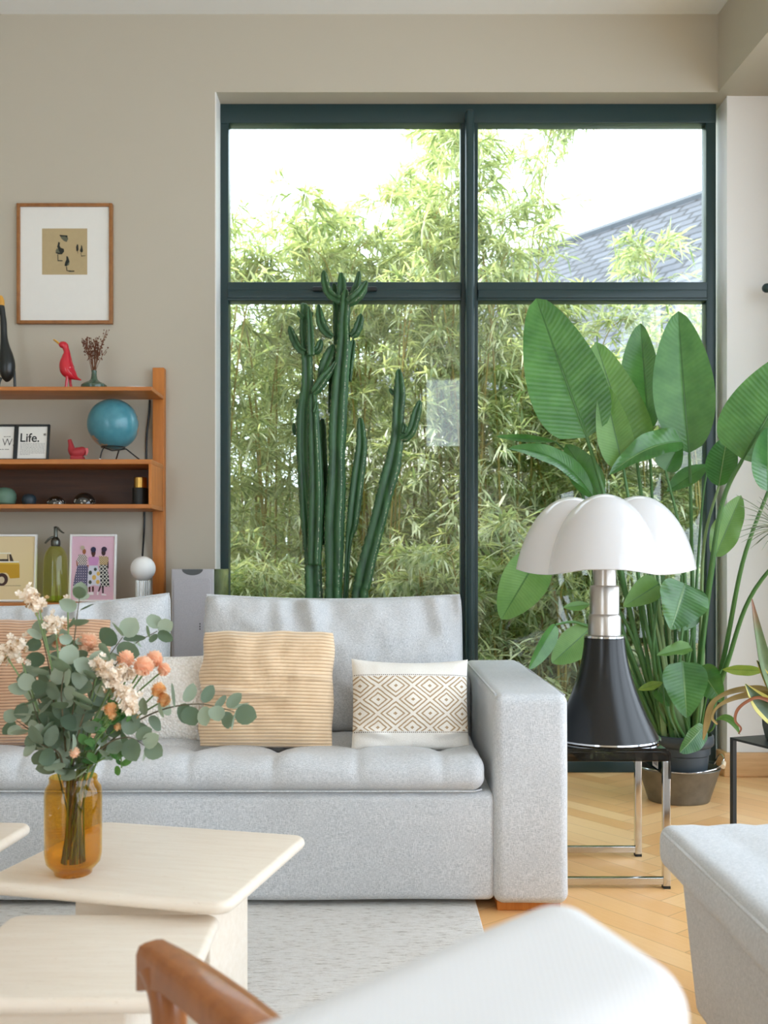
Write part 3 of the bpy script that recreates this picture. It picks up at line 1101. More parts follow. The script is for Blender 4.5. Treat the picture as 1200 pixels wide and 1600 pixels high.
def arm_of(shift):
    """Shaped wooden arm with its front leg; the near arm is fitted, the far one is its copy."""
    g = MB()
    az = 0.56
    A1, A2 = P(208, 1471, 0), P(0, 0, 0)
    def at(x, y, z):
        d = (EYE - z) * F_PX / (y - CY)
        return Vector(((x - CX) / F_PX * d, d, z))
    l0, r0 = at(210, 1471, az), at(261, 1459, az)
    l1, r1 = at(372, 1572, az), at(442, 1550, az)
    dirv = ((l1 + r1) - (l0 + r0)).normalized()
    ln = 0.36
    c0 = (l0 + r0) / 2
    rows = []
    N = 18
    side = Vector((dirv.y, -dirv.x, 0))
    if side.dot(r0 - l0) < 0:
        side = -side
    for i in range(N + 1):
        f_ = i / N
        c = c0 + dirv * ln * f_
        hw = 0.0195 + 0.008 * math.sin(min(1, f_ * 1.3) * math.pi * 0.5)
        thk = 0.034 + 0.02 * max(0, 1 - f_ * 7)
        dz = -0.004 - 0.045 * f_ * f_
        ring = []
        for (a, b) in ((-1, -1), (-1, -.3), (-1, .6), (-.8, .93), (-.4, 1), (.4, 1), (.8, .93), (1, .6), (1, -.3), (1, -1), (.7, -1.1), (-.7, -1.1)):
            ring.append(c + side * hw * a + Vector((0, 0, dz - thk / 2 + thk / 2 * b)) + shift)
        rows.append(ring)
    m_ = len(rows[0])
    vs = [p for r in rows for p in r]
    fs = [(i * m_ + j, i * m_ + (j + 1) % m_, (i + 1) * m_ + (j + 1) % m_, (i + 1) * m_ + j) for i in range(N) for j in range(m_)]
    fs += [tuple(range(m_)), tuple(reversed(range(N * m_, N * m_ + m_)))]
    g.add(vs, [tuple(reversed(f)) for f in fs])
    g.build('arm', M['walnut'], chair, angle=50)
    # front leg curving down from the tip
    lg = MB()
    c = c0 + dirv * 0.028
    pts, rad = [], []
    for z_, k_, rr in ((0.535, -0.006, .026), (0.515, 0.004, .022), (0.48, 0.014, .0205), (0.40, 0.018, .020), (0.2, 0.02, .018), (0.014, 0.022, .015)):
        pts.append(Vector((c.x, c.y, z_)) + dirv * k_ + shift)
        rad.append(rr)
    lg.tube(smooth_path(pts, 5), lerp_list(rad, 5), 16)
    lg.build('front_leg', M['walnut'], chair)


arm_of(Vector((0, 0, 0)))
arm_of(-Rv * 0.68)
for k_ in (-0.05, -0.6):
    b_ = Bc + Rv * k_ - up * 0.42
    MB().tube([b_ + Vector((0, 0, 0.06)), Vector((b_.x, b_.y, 0.3)) - Fv * 0.02, Vector((b_.x, b_.y, 0.014)) - Fv * 0.16], [0.02, 0.019, 0.014], 12).build('rear_leg', M['walnut'], chair)

ott = thing('ottoman', (1.1, 1.7, 0), 'light grey upholstered ottoman with overhanging piped cushion, at the frame edge opposite the sofa arm', 'ottoman')


def otfn(p):
    q = soft(p, 0.005, 5)
    if p.z > 0.37:
        q.z += 0.012 * noise.noise(Vector((p.x * 16, p.y * 3, 1.0)))
    return q


c_ = MB().rbox((0.600, 1.0, 0.342), (1.55, 2.118, 0.445), 0.038, 5, (26, 30, 2), fn=otfn).build('cushion', M['sofa'], ott, angle=0)
MB().tube(smooth_path([(1.5, 2.113, 0.425), (0.80, 2.113, 0.425), (0.69, 2.113, 0.425), (0.645, 2.112, 0.425), (0.617, 2.101, 0.425), (0.6055, 2.073, 0.425), (0.605, 2.03, 0.425), (0.605, 1.9, 0.425), (0.605, 1.1, 0.425)], 6), 0.0045, 6).build('piping', M['sofa'], c_)
mb = MB().rbox((0.640, 1.06, 0.035), (1.53, 2.085, 0.355), 0.03, 4, (10, 10, 8))
mb.v = [Vector((p.x + (0.335 - p.z) * 0.10 * (p.x < 1), p.y - (0.335 - p.z) * 0.03, p.z)) for p in mb.v]
mb.build('base', M['sofa'], ott)
for x, y in ((0.70, 1.98), (1.42, 1.98), (0.70, 1.1), (1.42, 1.1)):
    MB().rbox((x, y, 0), (x + 0.06, y + 0.06, 0.04), 0.003, 2).build('foot', M['walnut'], ott)

# ================================================================== SMOKED SIDE TABLE AND MUSHROOM LAMP
M['smoke'] = thin_glass('smoked_acrylic', (0.27, 0.25, 0.22), 1.2, 0.02)
st = thing('side_table', (0.70, 3.16, 0), 'smoked acrylic side table on chrome legs carrying the black and white lamp', 'side table')
TX0, TX1, TY0, TY1, TZ = 0.548, 0.893, 2.985, 3.345, 0.438
# waterfall top: flat sheet with bent-down ends
sec = []
pts = [(TX0, TZ - 0.095)]
rr_ = 0.022
for k_ in range(6):
    a = math.pi - math.pi / 2 * k_ / 5
    pts.append((TX0 + rr_ + rr_ * math.cos(a), TZ - rr_ + rr_ * math.sin(a)))
for k_ in range(6):
    a = math.pi / 2 - math.pi / 2 * k_ / 5
    pts.append((TX1 - rr_ + rr_ * math.cos(a), TZ - rr_ + rr_ * math.sin(a)))
pts.append((TX1, TZ - 0.095))
inn = []
for i, (x, z) in enumerate(pts):
    cx_, cz_ = (TX0 + TX1) / 2, TZ - 0.05
    ix = x + 0.008 if x < TX0 + 0.03 else x - 0.008 if x > TX1 - 0.03 else x
    iz = z - 0.008 if z > TZ - rr_ * 1.01 else z
    inn.append((ix, iz))
mb = MB()
n_ = len(pts)
vs = [(x, y, z) for y in (TY0, TY1) for x, z in pts] + [(x, y, z) for y in (TY0, TY1) for x, z in inn]
fs = []
for i in range(n_ - 1):
    fs += [(i, i + 1, n_ + i + 1, n_ + i), (2 * n_ + i, 3 * n_ + i, 3 * n_ + i + 1, 2 * n_ + i + 1), (i, 2 * n_ + i, 2 * n_ + i + 1, i + 1), (n_ + i, n_ + i + 1, 3 * n_ + i + 1, 3 * n_ + i)]
fs += [(0, n_, 3 * n_, 2 * n_), (n_ - 1, 3 * n_ - 1, 4 * n_ - 1, 2 * n_ - 1)]
mb.add(vs, fs)
mb.build('tabletop', M['smoke'], st)
for y0, y1 in ((TY0 + 0.001, TY0 + 0.008), (TY1 - 0.008, TY1 - 0.001)):
    MB().rbox((TX0 + 0.01, y0, TZ - 0.041), (TX1 - 0.004, y1, TZ - 0.009), 0.002, 2).build('apron', M['smoke'], st)
lw = 0.011
for x in (TX0 + 0.012, TX1 - 0.012):
    for y, (ya, yb) in ((TY0, (TY0 + 0.002, TY0 + 0.024)), (TY1, (TY1 - 0.024, TY1 - 0.002))):
        lg = MB().rbox((x - lw, ya, 0.008), (x + lw, yb, TZ - 0.04), 0.002, 2).build('leg', M['chrome'], st)
        MB().box((x - lw, ya, 0), (x + lw, yb, 0.008)).build('foot_pad', M['black'], lg)
for ya in (TY0 + 0.004, TY1 - 0.022):
    MB().rbox((TX0 + 0.012, ya, 0.012), (TX1 - 0.012, ya + 0.018, 0.034), 0.002, 2).build('rail', M['chrome'], st)
q = P(1020, 1206, 3.2)
sk = MB().box((TX1 - 0.075, 3.20, TZ - 0.088), (TX1 - 0.030, 3.2012, TZ - 0.05))
# white barcode sticker on the inside of the bent end
mb = MB().box((TX1 - 0.0092, 3.10, TZ - 0.088), (TX1 - 0.0085, 3.16, TZ - 0.045))
sk = mb.build('sticker', M['paper'], st, smooth=False)
mb = MB()
for k_ in range(9):
    mb.box((TX1 - 0.0095, 3.108 + k_ * 0.005, TZ - 0.08), (TX1 - 0.0092, 3.108 + k_ * 0.005 + (0.0015 if k_ % 3 else 0.003), TZ - 0.066))
mb.build('barcode', M['black'], sk, smooth=False)

LX, LY = 0.727, 3.165
lamp = thing('mushroom_lamp', (LX, LY, TZ), 'large lamp with white lobed shade and flared black base on the smoked side table', 'lamp')
zz = lambda y, d=LY: EYE + (CY - y) / F_PX * d
b0, b1 = TZ + 0.006, zz(997)
prof = []
for k_ in range(25):
    f_ = k_ / 24
    r_ = 0.066 + (0.176 - 0.066) * ((1 - f_) ** 1.75) * 0.93 + 0.0075 * (1 - f_)
    prof.append((r_, b0 + (b1 - b0) * f_))
M['lamp_black'] = plain('satin_black_lacquer', (10, 13, 14), 0.26, 0.0, coat=0.0, var=0.03, spec=0.55)
MB().lathe([(0.05, b0)] + prof + [(0.05, b1)], (LX, LY, 0), 64).build('base', M['lamp_black'], lamp)
MB().lathe([(0.176, TZ), (0.180, TZ + 0.003), (0.179, TZ + 0.008), (0.165, TZ + 0.010)], (LX, LY, 0), 64).build('base_rim', M['chrome'], lamp)
MB().lathe([(0.060, b1), (0.0665, b1 + 0.002), (0.0665, b1 + 0.008), (0.060, b1 + 0.012)], (LX, LY, 0), 48).build('collar', M['chrome'], lamp)
cyl = [(0.0535, b1 + 0.008), (0.0535, zz(964)), (0.050, zz(960)), (0.0485, zz(959)), (0.0485, zz(918)), (0.046, zz(915)), (0.038, zz(914.5)), (0.038, zz(880)), (0.036, zz(879)), (0.036, zz(842))]
MB().lathe(cyl, (LX, LY, 0), 48).build('stem', M['steel'], lamp)
# shade of four merging lobes
t = NT('opal_white_acrylic')
pb = t.pbr((0.80, 0.80, 0.81), 0.12, coat=0.4, finish=False)
tl = t.n('BsdfTranslucent'); tl.inputs[0].default_value = (0.95, 0.95, 0.95, 1)
ms = t.n('MixShader'); ms.inputs[0].default_value = 0.3
t.link(pb, ms.inputs[1]); t.link(tl.outputs[0], ms.inputs[2])
M['opal'] = t.done(ms.outputs[0])
SR, c_l, q_l, qf = 0.290, 0.37, 0.63, 0.655
zr_, zt_ = zz(893), zz(775.5)
k0 = math.sqrt(1 - (q_l / qf) ** 2)
Hf = (zt_ - zr_) / (1 - k0)
cent = math.radians(-90 + 31 - 45)     # azimuth of the lobe that faces the room
rows = []
NT_, NS = 160, 34
for i in range(NS + 1):
    row = []
    for j in range(NT_):
        th = cent + 2 * math.pi * j / NT_
        loc = (th - cent + math.pi / 4) % (math.pi / 2) - math.pi / 4
        Rt = c_l * math.cos(loc) + math.sqrt(q_l ** 2 - (c_l * math.sin(loc)) ** 2)
        f_ = math.sin(i / NS * math.pi / 2) ** 0.9 if i else 0.0
        rr_ = Rt * max(f_, 0.0)
        x, y = rr_ * math.cos(loc) - c_l, rr_ * math.sin(loc)
        rho = math.hypot(x, y)
        z = Hf * (math.sqrt(max(0, 1 - (rho / qf) ** 2)) - k0)
        # rim dips at the middle of each lobe's flanks
        z -= 0.010 * (i / NS) ** 6 * math.cos(loc * 4) * -1.0
        row.append(Vector((LX + SR * rr_ * math.cos(th), LY + SR * rr_ * math.sin(th), zr_ + z)))
    rows.append(row)
mb = MB()
mb.add([p for r in rows for p in r], [(i * NT_ + j, (i + 1) * NT_ + j, (i + 1) * NT_ + (j + 1) % NT_, i * NT_ + (j + 1) % NT_) for i in range(NS) for j in range(NT_)])
sh = mb.build('shade', M['opal'], lamp, angle=28)
so = sh.modifiers.new('thickness', 'SOLIDIFY')
so.thickness = 0.004
# ================================================================== SHELVING AND WHAT STANDS ON IT
unit = thing('shelving_unit', (-1.6, 4.55, 0), 'orange wooden shelving unit with open box and upright post, against the beige wall', 'shelf')
SX0, SX1 = -2.9, -1.055
MB().rbox((-1.092, 4.528, 0), (-1.038, 4.572, 1.944), 0.003, 2).build('post', M['post_wood'], unit)
MB().rbox((-2.75, 4.528, 0), (-2.70, 4.572, 1.944), 0.003, 2).build('post', M['post_wood'], unit)


def board(z0, z1, y0=4.30, name='shelf', x1=-1.040):
    # the end is cut at the post so that it shows a slanting end grain
    return MB().rbox((SX0, y0, z0), (x1, 4.529, z1), 0.002, 2).build(name, M['shelf_wood'], unit)


board(1.793, 1.811)
board(0.822, 0.842)
bx = bpy.data.objects.new('open_box', None)
COL.objects.link(bx)
bx.parent = unit
bx.location = Vector((-1.6, 4.42, 1.27)) - unit.location
CZ0, CZ1 = 1.2655, 1.486
x1 = -1.041
mw = M['shelf_wood']
MB().rbox((SX0, 4.30, CZ1 - 0.022), (x1, 4.57, CZ1), 0.002, 2).build('top_panel', mw, bx)
MB().rbox((SX0, 4.30, CZ0), (x1, 4.57, CZ0 + 0.019), 0.002, 2).build('bottom_panel', mw, bx)
MB().rbox((x1 - 0.014, 4.301, CZ0 + 0.019), (x1 - 0.001, 4.57, CZ1 - 0.022), 0.001, 2).build('side_panel', M['post_wood'], bx)
MB().box((SX0, 4.556, CZ0 + 0.019), (x1 - 0.014, 4.568, CZ1 - 0.022)).build('back_panel', wood('dark_box_back', (58, 32, 17), (84, 50, 28), 0.5, (1, 18, 18), 3.0), bx)

DS = 4.42    # objects stand about here


def sx(x, d=DS):
    return (x - CX) / F_PX * d


def pz(px, d=DS):
    return px * d / F_PX


# -- framed drawing on the wall
fx, fz = sx(101.5, 4.56), EYE + (CY - 505) / F_PX * 4.545
pic = thing('framed_print', (fx, 4.573, fz), 'small ink sketches in a wide white mount and brown frame on the beige wall', 'picture')
W2, H2, D2 = 0.4535, 0.571, 0.024
fw_ = wood('thin_brown_frame', (128, 82, 42), (164, 112, 64), 0.4, (10, 10, 10), 3.0)


def frame_bars(root, W, H, D, b, m, d0=0.0):
    mb = MB()
    mb.rbox((-W / 2, -D + d0, 0), (-W / 2 + b, d0, H), 0.002, 2)
    mb.rbox((W / 2 - b, -D + d0, 0), (W / 2, d0, H), 0.002, 2)
    mb.rbox((-W / 2 + b, -D + d0, 0), (W / 2 - b, d0, b), 0.002, 2)
    mb.rbox((-W / 2 + b, -D + d0, H - b), (W / 2 - b, d0, H), 0.002, 2)
    return mb.build('frame', m, root, local=True)


def flat(root, poly, y, m, name, t_=0.0004, parent=None):
    return MB().prism([(a, b) for a, b in poly], y - t_, y).build(name, m, parent or root, smooth=False, local=True)


def rect(x0, z0, x1, z1):
    return [(x0, z0), (x1, z0), (x1, z1), (x0, z1)]


frame_bars(pic, W2, H2, D2, 0.0155, fw_)
flat(pic, rect(-W2 / 2 + .014, .014, W2 / 2 - .014, H2 - .014), -0.012, M['paper'], 'mount', 0.002)
s_ = 4.56 / F_PX
def pp_(x, y):
    return ((x - 101.5) * s_, (505 - y) * s_)
q0, q1 = pp_(66, 428), pp_(136.5, 356)
prn = flat(pic, rect(q0[0], q0[1], q1[0], q1[1]), -0.0142, plain('tan_paper', (178, 160, 122), 0.8, var=0.06, scale=40), 'print', 0.001)
ink = plain('black_ink', (38, 42, 36), 0.8, var=0.3, scale=200)
ink2 = plain('grey_ink_wash', (96, 98, 80), 0.8, var=0.3, scale=200)
def zp(x, y):   # a point of the enlarged drawing
    return pp_(40 + x / 10, 330 + y / 10)
mb, mb2 = MB(), MB()
def blob(m_, pts):
    MB().prism([zp(*p) for p in pts][::-1], -0.0157 - (m_ is mb) * .0004, -0.0153 - (m_ is mb) * .0004).build('ink_figure', ink if m_ is mb else ink2, prn, smooth=False, local=True)
blob(mb, [(515, 470), (540, 480), (535, 530), (550, 560), (600, 580), (605, 620), (570, 665), (520, 665), (465, 640), (480, 632), (540, 640), (520, 600), (495, 545), (505, 520)])
blob(mb2, [(490, 570), (530, 590), (545, 640), (480, 632), (470, 615)])
blob(mb, [(500, 665), (512, 665), (515, 755), (580, 758), (580, 772), (505, 770)])
blob(mb2, [(535, 365), (650, 375), (668, 420), (645, 472), (600, 455), (560, 415)])
blob(mb, [(530, 360), (655, 370), (660, 395), (640, 400), (620, 385), (545, 385)])
blob(mb, [(640, 690), (665, 700), (690, 780), (665, 800), (645, 850), (612, 845), (618, 800), (640, 750)])
blob(mb2, [(650, 770), (690, 785), (680, 830), (650, 845), (640, 810)])
blob(mb, [(635, 855), (648, 858), (655, 915), (765, 920), (765, 936), (690, 938), (642, 920)])
blob(mb, [(808, 505), (825, 515), (830, 590), (815, 625), (795, 605), (792, 550)])
blob(mb, [(872, 520), (885, 530), (900, 610), (885, 640), (858, 625), (850, 600), (865, 570)])
blob(mb, [(865, 640), (872, 640), (876, 685), (940, 683), (940, 690), (872, 698)])
blob(mb, [(815, 625), (820, 625), (822, 650), (816, 650)])

# -- birds
red = plain('glossy_red_lacquer', (196, 34, 52), 0.25, coat=0.5, var=0.04)
duck = thing('duck_figurine', (sx(106), DS, 1.811), 'glossy red duck figurine with yellow beak stretching its neck upward on the top shelf', 'figurine')
mb = MB()
px_tube(mb, [(127, 594, .8), (120, 591, 3), (113, 586, 8), (106, 579, 11.5), (103.5, 569, 10.5), (104, 560, 8), (104.5, 551, 5.2), (103, 545, 4.8), (101, 540, 5.6), (97, 538.5, 5.4), (94, 537, 3.8)], DS, 16, 5, flat=(1, 1))
px_tube(mb, [(102, 570, 5), (110, 578, 7), (118, 588, 4), (125, 593, 1)], DS, 12, 5, flat=(.6, 1.55))
mb.build('body', red, duck)
mb = MB()
px_tube(mb, [(97, 541, 3.0), (92, 536.5, 2.3), (86, 532, 2.0), (83.5, 531, 1.2)], DS, 10, 4, flat=(.75, 1.2))
mb.build('beak', plain('yellow_beak', (198, 146, 50), 0.4), duck)
for (xa, xb, dy) in ((104.5, 103.8, -.012), (109.5, 111, .012)):
    mb = MB()
    mb.tube(smooth_path([P(xa + 1, 584, DS + dy), P(xa, 594, DS + dy), Vector((sx(xb), DS + dy, 1.813))], 4), [.009] * 3 + [.0065] * 6, 10)
    mb.rbox((sx(xb) - .012, DS + dy - .012, 1.811), (sx(xb) + .008, DS + dy + .006, 1.8155), .002, 2)
    mb.build('leg', red, duck)

blk = plain('satin_black_paint', (24, 30, 30), 0.35, coat=0.2, var=0.05)
bd = thing('bird_figurine', (sx(8), DS, 1.811), 'tall black wooden bird with golden beak at the edge of the top shelf', 'figurine')
mb = MB()
px_tube(mb, [(9, 596.5, 1.5), (10, 593, 6), (11, 583, 11), (11, 570, 12.4), (9.5, 555, 10.5), (7.5, 540, 7), (6.2, 525, 5.2), (5.6, 505, 4.8), (4.4, 492, 4.4), (2.5, 480, 4.6), (1, 476, 3.8)], DS, 18, 5)
mb.build('body', blk, bd)
mb = MB()
px_tube(mb, [(2.2, 477.5, 4.6), (2, 470, 4.6), (1, 464, 3.2), (0, 462, 1.2)], DS, 14, 4)
mb.build('beak', plain('golden_wood', (206, 152, 62), 0.45), bd)
mb = MB()
mb.tube(smooth_path([P(20.5, 570, DS + .01), P(22.4, 583, DS + .01), Vector((sx(22.2), DS + .01, 1.811))], 4), [.006] * 9, 10)
mb.tube(smooth_path([P(2, 590, DS - .01), P(-1, 597, DS - .01), Vector((sx(-2), DS - .01, 1.811))], 4), [.006] * 9, 10)
mb.build('leg', blk, bd)

# -- green vase with dried flowers
vz = thing('bud_vase', (sx(147), DS, 1.811), 'squat green ceramic vase with narrow neck holding dried brown flowers', 'vase')
g_ = plain('green_glazed_ceramic', (66, 88, 72), 0.22, coat=0.3, var=0.12, scale=20)
MB().lathe([(pz(r), pz(z)) for r, z in ((13, 0), (18.5, 2), (20, 6), (19.5, 9.5), (16, 12.5), (9, 15.5), (5.3, 19), (4.2, 24), (3.8, 30), (4.2, 32.5), (3.4, 32.5), (3.0, 26))], (sx(147), DS, 1.811), 40).build('body', g_, vz)
dr_ = thing('dried_flowers', (sx(146.5), DS, 1.811 + pz(24)), 'bunch of dried reddish-brown flower sprigs standing in the squat green vase', 'dried flowers')
mb, mb2 = MB(), MB()
for k_ in range(26):
    tx, ty = R.uniform(129, 174), R.uniform(508, 548)
    if ty < 526 and tx < 156:
        ty += 18
    tip = P(tx, ty, DS + R.uniform(-.05, .05))
    b_ = Vector((sx(146.5) + R.uniform(-.006, .006), DS + R.uniform(-.006, .006), 1.811 + pz(25)))
    mid = b_.lerp(tip, .5) + Vector((0, 0, .012))
    pts_ = smooth_path([b_, mid, tip], 4)
    mb.tube(pts_, .0011, 4, cap=False)
    for q in range(9):
        p_ = pts_[4].lerp(tip, R.uniform(-.1, 1)) + Vector((R.uniform(-.011, .011), R.uniform(-.011, .011), R.uniform(-.008, .014)))
        mb2.ball(p_, R.uniform(.0022, .0042), 6, 4)
        mb.tube([p_, p_.lerp(pts_[4], .2)], .0007, 3, cap=False)
mb.build('stems', plain('dry_stem', (112, 72, 48), 0.8, var=0.2), dr_)
mb2.build('flower_heads', plain('dry_flower', (104, 62, 46), 0.85, var=0.35, scale=120), dr_)
o = MB().lathe([(pz(14), 0), (pz(21.5), pz(2.2)), (pz(22.8), pz(4.6)), (pz(21.8), pz(4.6)), (pz(19), pz(2.6)), (0.001, pz(2.2))], (sx(216), DS, 1.811), 48).build('dish', M['white'])
tag(o, 'shallow white dish at the end of the top shelf next to the post', 'dish')

# -- small framed prints on the box
def small_frame(px, label, lean=8):
    r = thing('framed_print', (sx(px, 4.37), 4.385, CZ1 + 0.0005), label, 'picture', None, (math.radians(-lean), 0, math.radians(0)))
    W, H = 0.152, 0.170
    frame_bars(r, W, H, 0.014, 0.0095, M['black'])
    flat(r, rect(-W / 2 + .008, .008, W / 2 - .008, H - .008), -0.006, M['paper'], 'print', 0.001)
    return r
r1 = small_frame(48.5, 'small black-framed white print that reads Life in bold letters')
text_mesh('Life.', 0.057, -0.060, 0.089, -0.0074, off=0.0007, xs=0.97).build('lettering', M['black'], r1, smooth=False, local=True)
text_mesh('*', 0.032, 0.047, 0.107, -0.0074, off=0.0003).build('asterisk', M['black'], r1, smooth=False, local=True)
gry = plain('grey_print', (150, 150, 150), 0.8, var=0.02)
mb = MB()
for k_ in range(9):
    x_ = -0.056
    end = 0.056 if k_ < 8 else -0.01
    while x_ < end:
        w_ = R.uniform(.005, .013)
        mb.box((x_, -0.0076, 0.080 - k_ * 0.0064), (min(end, x_ + w_), -0.0073, 0.0822 - k_ * 0.0064))
        x_ += w_ + 0.0022
mb.build('paragraph', gry, r1, smooth=False, local=True)
r2 = small_frame(-3.5, 'small black-framed white print cut by the frame edge, with a thin large W')
text_mesh('W.', 0.050, 0.012, 0.070, -0.0074, off=-0.0006, xs=0.9).build('lettering', M['black'], r2, smooth=False, local=True)
mb = MB()
for zz_, xs_ in ((0.112, (.018, .03, .041)), (0.052, (.0, .012, .026, .036))):
    for x_ in xs_:
        mb.box((x_, -0.0076, zz_), (x_ + .009, -0.0073, zz_ + 0.0025))
mb.build('paragraph', M['black'], r2, smooth=False, local=True)

# -- small folded red bird
rb_ = thing('bird_figurine', (sx(122), 4.40, CZ1), 'small matt red bird with raised tail, between the black frames and the globe', 'figurine')
mb = MB()
d_ = 4.40
px_tube(mb, [(134, 703, 3.2), (130, 704, 6.5), (124, 707, 8.5), (117, 707.5, 8.5), (112.5, 703, 6.5), (111, 696, 4.2), (109.5, 690, 3.4), (108.5, 687, 2.8)], d_, 12, 4, flat=(1, 1.1))
mb.rbox((sx(111, d_), d_ - .022, CZ1), (sx(131, d_), d_ + .022, CZ1 + pz(9)), .008, 3)
mb.build('body', plain('matt_red_paint', (168, 52, 58), 0.6, var=0.04), rb_)
mb = MB()
px_tube(mb, [(134, 701, 3.6), (135.5, 706, 2.6), (134, 712, .6)], d_, 4, 3)
mb.build('beak', plain('pale_red_paint', (214, 112, 112), 0.5), rb_)

# -- globe
t = NT('globe_map')
v = t.coords()
n_ = t.noise(v, 9, 6, 0.6)
o3 = t.xyz(v)
side = t.math('MULTIPLY', t.math('ABSOLUTE', o3[0]), 2.6)
land = t.math('GREATER_THAN', t.math('ADD', n_, t.math('ADD', side, t.math('MULTIPLY', o3[2], -1.6))), 0.82)
oc = t.mix(t.noise(v, 26, 4), lin((40, 106, 124)), lin((86, 152, 166)))
ld = t.mix(t.noise(v, 40, 4), lin((150, 122, 96)), lin((186, 160, 126)))
M['globe'] = t.pbr(t.mix(land, oc, ld), 0.3, coat=0.3)
gr_ = pz(39.5, 4.40)
gx, gz = sx(177, 4.40), EYE + (CY - 663) / F_PX * 4.40
gl = thing('globe', (gx, 4.40, CZ1), 'teal-blue globe resting on a black wire tripod above the open box', 'globe')
gb = bpy.data.objects.new('sphere', None)
mb = MB().ball((0, 0, 0), gr_, 48, 28)
o = mb.build('sphere', M['globe'], gl, local=True, angle=0)
o.location = (0, 0, gz - CZ1)
o.rotation_euler = (0.2, -0.3, 0.4)
mb = MB()
ring = [(gx + .052 * math.cos(a), 4.40 + .052 * math.sin(a), gz - math.sqrt(gr_ ** 2 - .052 ** 2) - .002) for a in [2 * math.pi * k_ / 24 for k_ in range(25)]]
mb.tube(ring, .0028, 8)
mb.tube(smooth_path([P(162, 700, 4.37), P(159, 706, 4.36), Vector((sx(156, 4.36), 4.36, CZ1 + .006))], 4), .0032, 8)
mb.tube([P(162, 699, 4.36), P(175, 704, 4.36), P(186, 703, 4.37), P(197, 701.5, 4.36), Vector((sx(218, 4.34), 4.34, CZ1 + .003))], .0032, 8)
mb.tube([P(186, 703, 4.37), Vector((sx(179, 4.45), 4.46, CZ1 + .003))], .0032, 8)
mb.build('stand', M['black'], gl)
MB().ball((sx(156, 4.36), 4.36, CZ1 + .005), .006, 10, 8).build('foot_cap', M['white'], gl)

# -- things in the open box
fz_ = CZ0 + 0.019


def turned(name, px, prof, m, label, cat, d=DS, part='body'):
    r = thing(name, (sx(px, d), d, fz_), label, cat)
    MB().lathe([(pz(a, d), pz(b, d)) for a, b in prof], (sx(px, d), d, fz_), 36).build(part, m, r)
    return r


turned('vase', 8, ((10, 0), (15, 4), (17, 12), (16.5, 19), (13, 25), (7, 28), (5, 28.5), (4, 26)), plain('matt_sage_ceramic', (92, 124, 106), 0.5, var=0.05), 'rounded sage-green vase in the open shelf box by the frame edge', 'vase')
turned('vase', 45.5, ((6, 0), (9.5, 3), (11, 9), (10, 14), (7, 17.5), (3.5, 18.5), (2.5, 17.5)), plain('matt_navy_ceramic', (34, 50, 60), 0.45, var=0.05), 'tiny dark navy vase beside the rounded sage-green one in the box', 'vase')
t = NT('dark_glass_dome')
vv = t.noise(t.coords(), 45, 4, 0.7)
fl = t.math('MULTIPLY', t.math('GREATER_THAN', vv, 0.58), t.math('LESS_THAN', t.xyz(t.coords())[2], 0.028))
M['dome'] = t.pbr(t.mix(fl, lin((26, 28, 28)), lin((190, 188, 180))), 0.04, coat=1.0)
for px, w_, h_, lab in ((87.5, 14.5, 15.5, 'smaller dark glass dome paperweight in the open shelf box'), (132, 17.5, 21, 'larger dark glass dome paperweight in the open shelf box')):
    turned('paperweight', px, [(w_ * .8, 0), (w_, 2.5)] + [(w_ * math.cos(a * .19635), 2.5 + (h_ - 2.5) * math.sin(a * .19635)) for a in range(1, 8)] + [(0.01, h_)], M['dome'], lab, 'paperweight', part='dome')
gd = turned('pepper_mill', 219.5, ((11.8, 0), (12.4, .6), (12.4, 27), (11, 28)), plain('black_lacquer', (22, 26, 26), 0.4), 'black cylindrical mill with brass cap in the corner of the box', 'mill')
MB().lathe([(pz(a), pz(b)) for a, b in ((9.6, 27.5), (10, 28), (10, 43.5), (9.4, 44.3))], (sx(219.5), DS, fz_), 36).build('cap', plain('brushed_brass', (206, 164, 88), 0.3, 1.0), gd)

# -- lower shelf
lz = 0.842


def poster(px0, px1, pytop, d, label, bw, lean=4):
    W = (px1 - px0) * d / F_PX
    H = EYE + (CY - pytop) / F_PX * d - lz
    r = thing('poster', (sx((px0 + px1) / 2, d), d, lz + 0.0005), label, 'poster', None, (math.radians(-lean), 0, 0))
    frame_bars(r, W, H, 0.016, bw, M['white'])
    return r, W, H


pk = plain('pink_poster_paper', (218, 180, 196), 0.7, var=0.02)
pr_, W_, H_ = poster(108.5, 181.5, 835, 4.41, 'white-framed pink poster of three women in patterned skirts on the lower shelf', 0.0095)
print_ = flat(pr_, rect(-W_ / 2 + .008, .008, W_ / 2 - .008, H_ - .008), -.009, pk, 'print', .001)
sc_ = 4.41 / F_PX


def wz(x, y):
    px_, py_ = x / 6, 810 + y / 6
    return ((px_ - 145) * sc_, H_ - (py_ - 835) * sc_)


def pc_(c, name='poster_ink', r=.7):
    return plain(name, c, r, var=0.01)


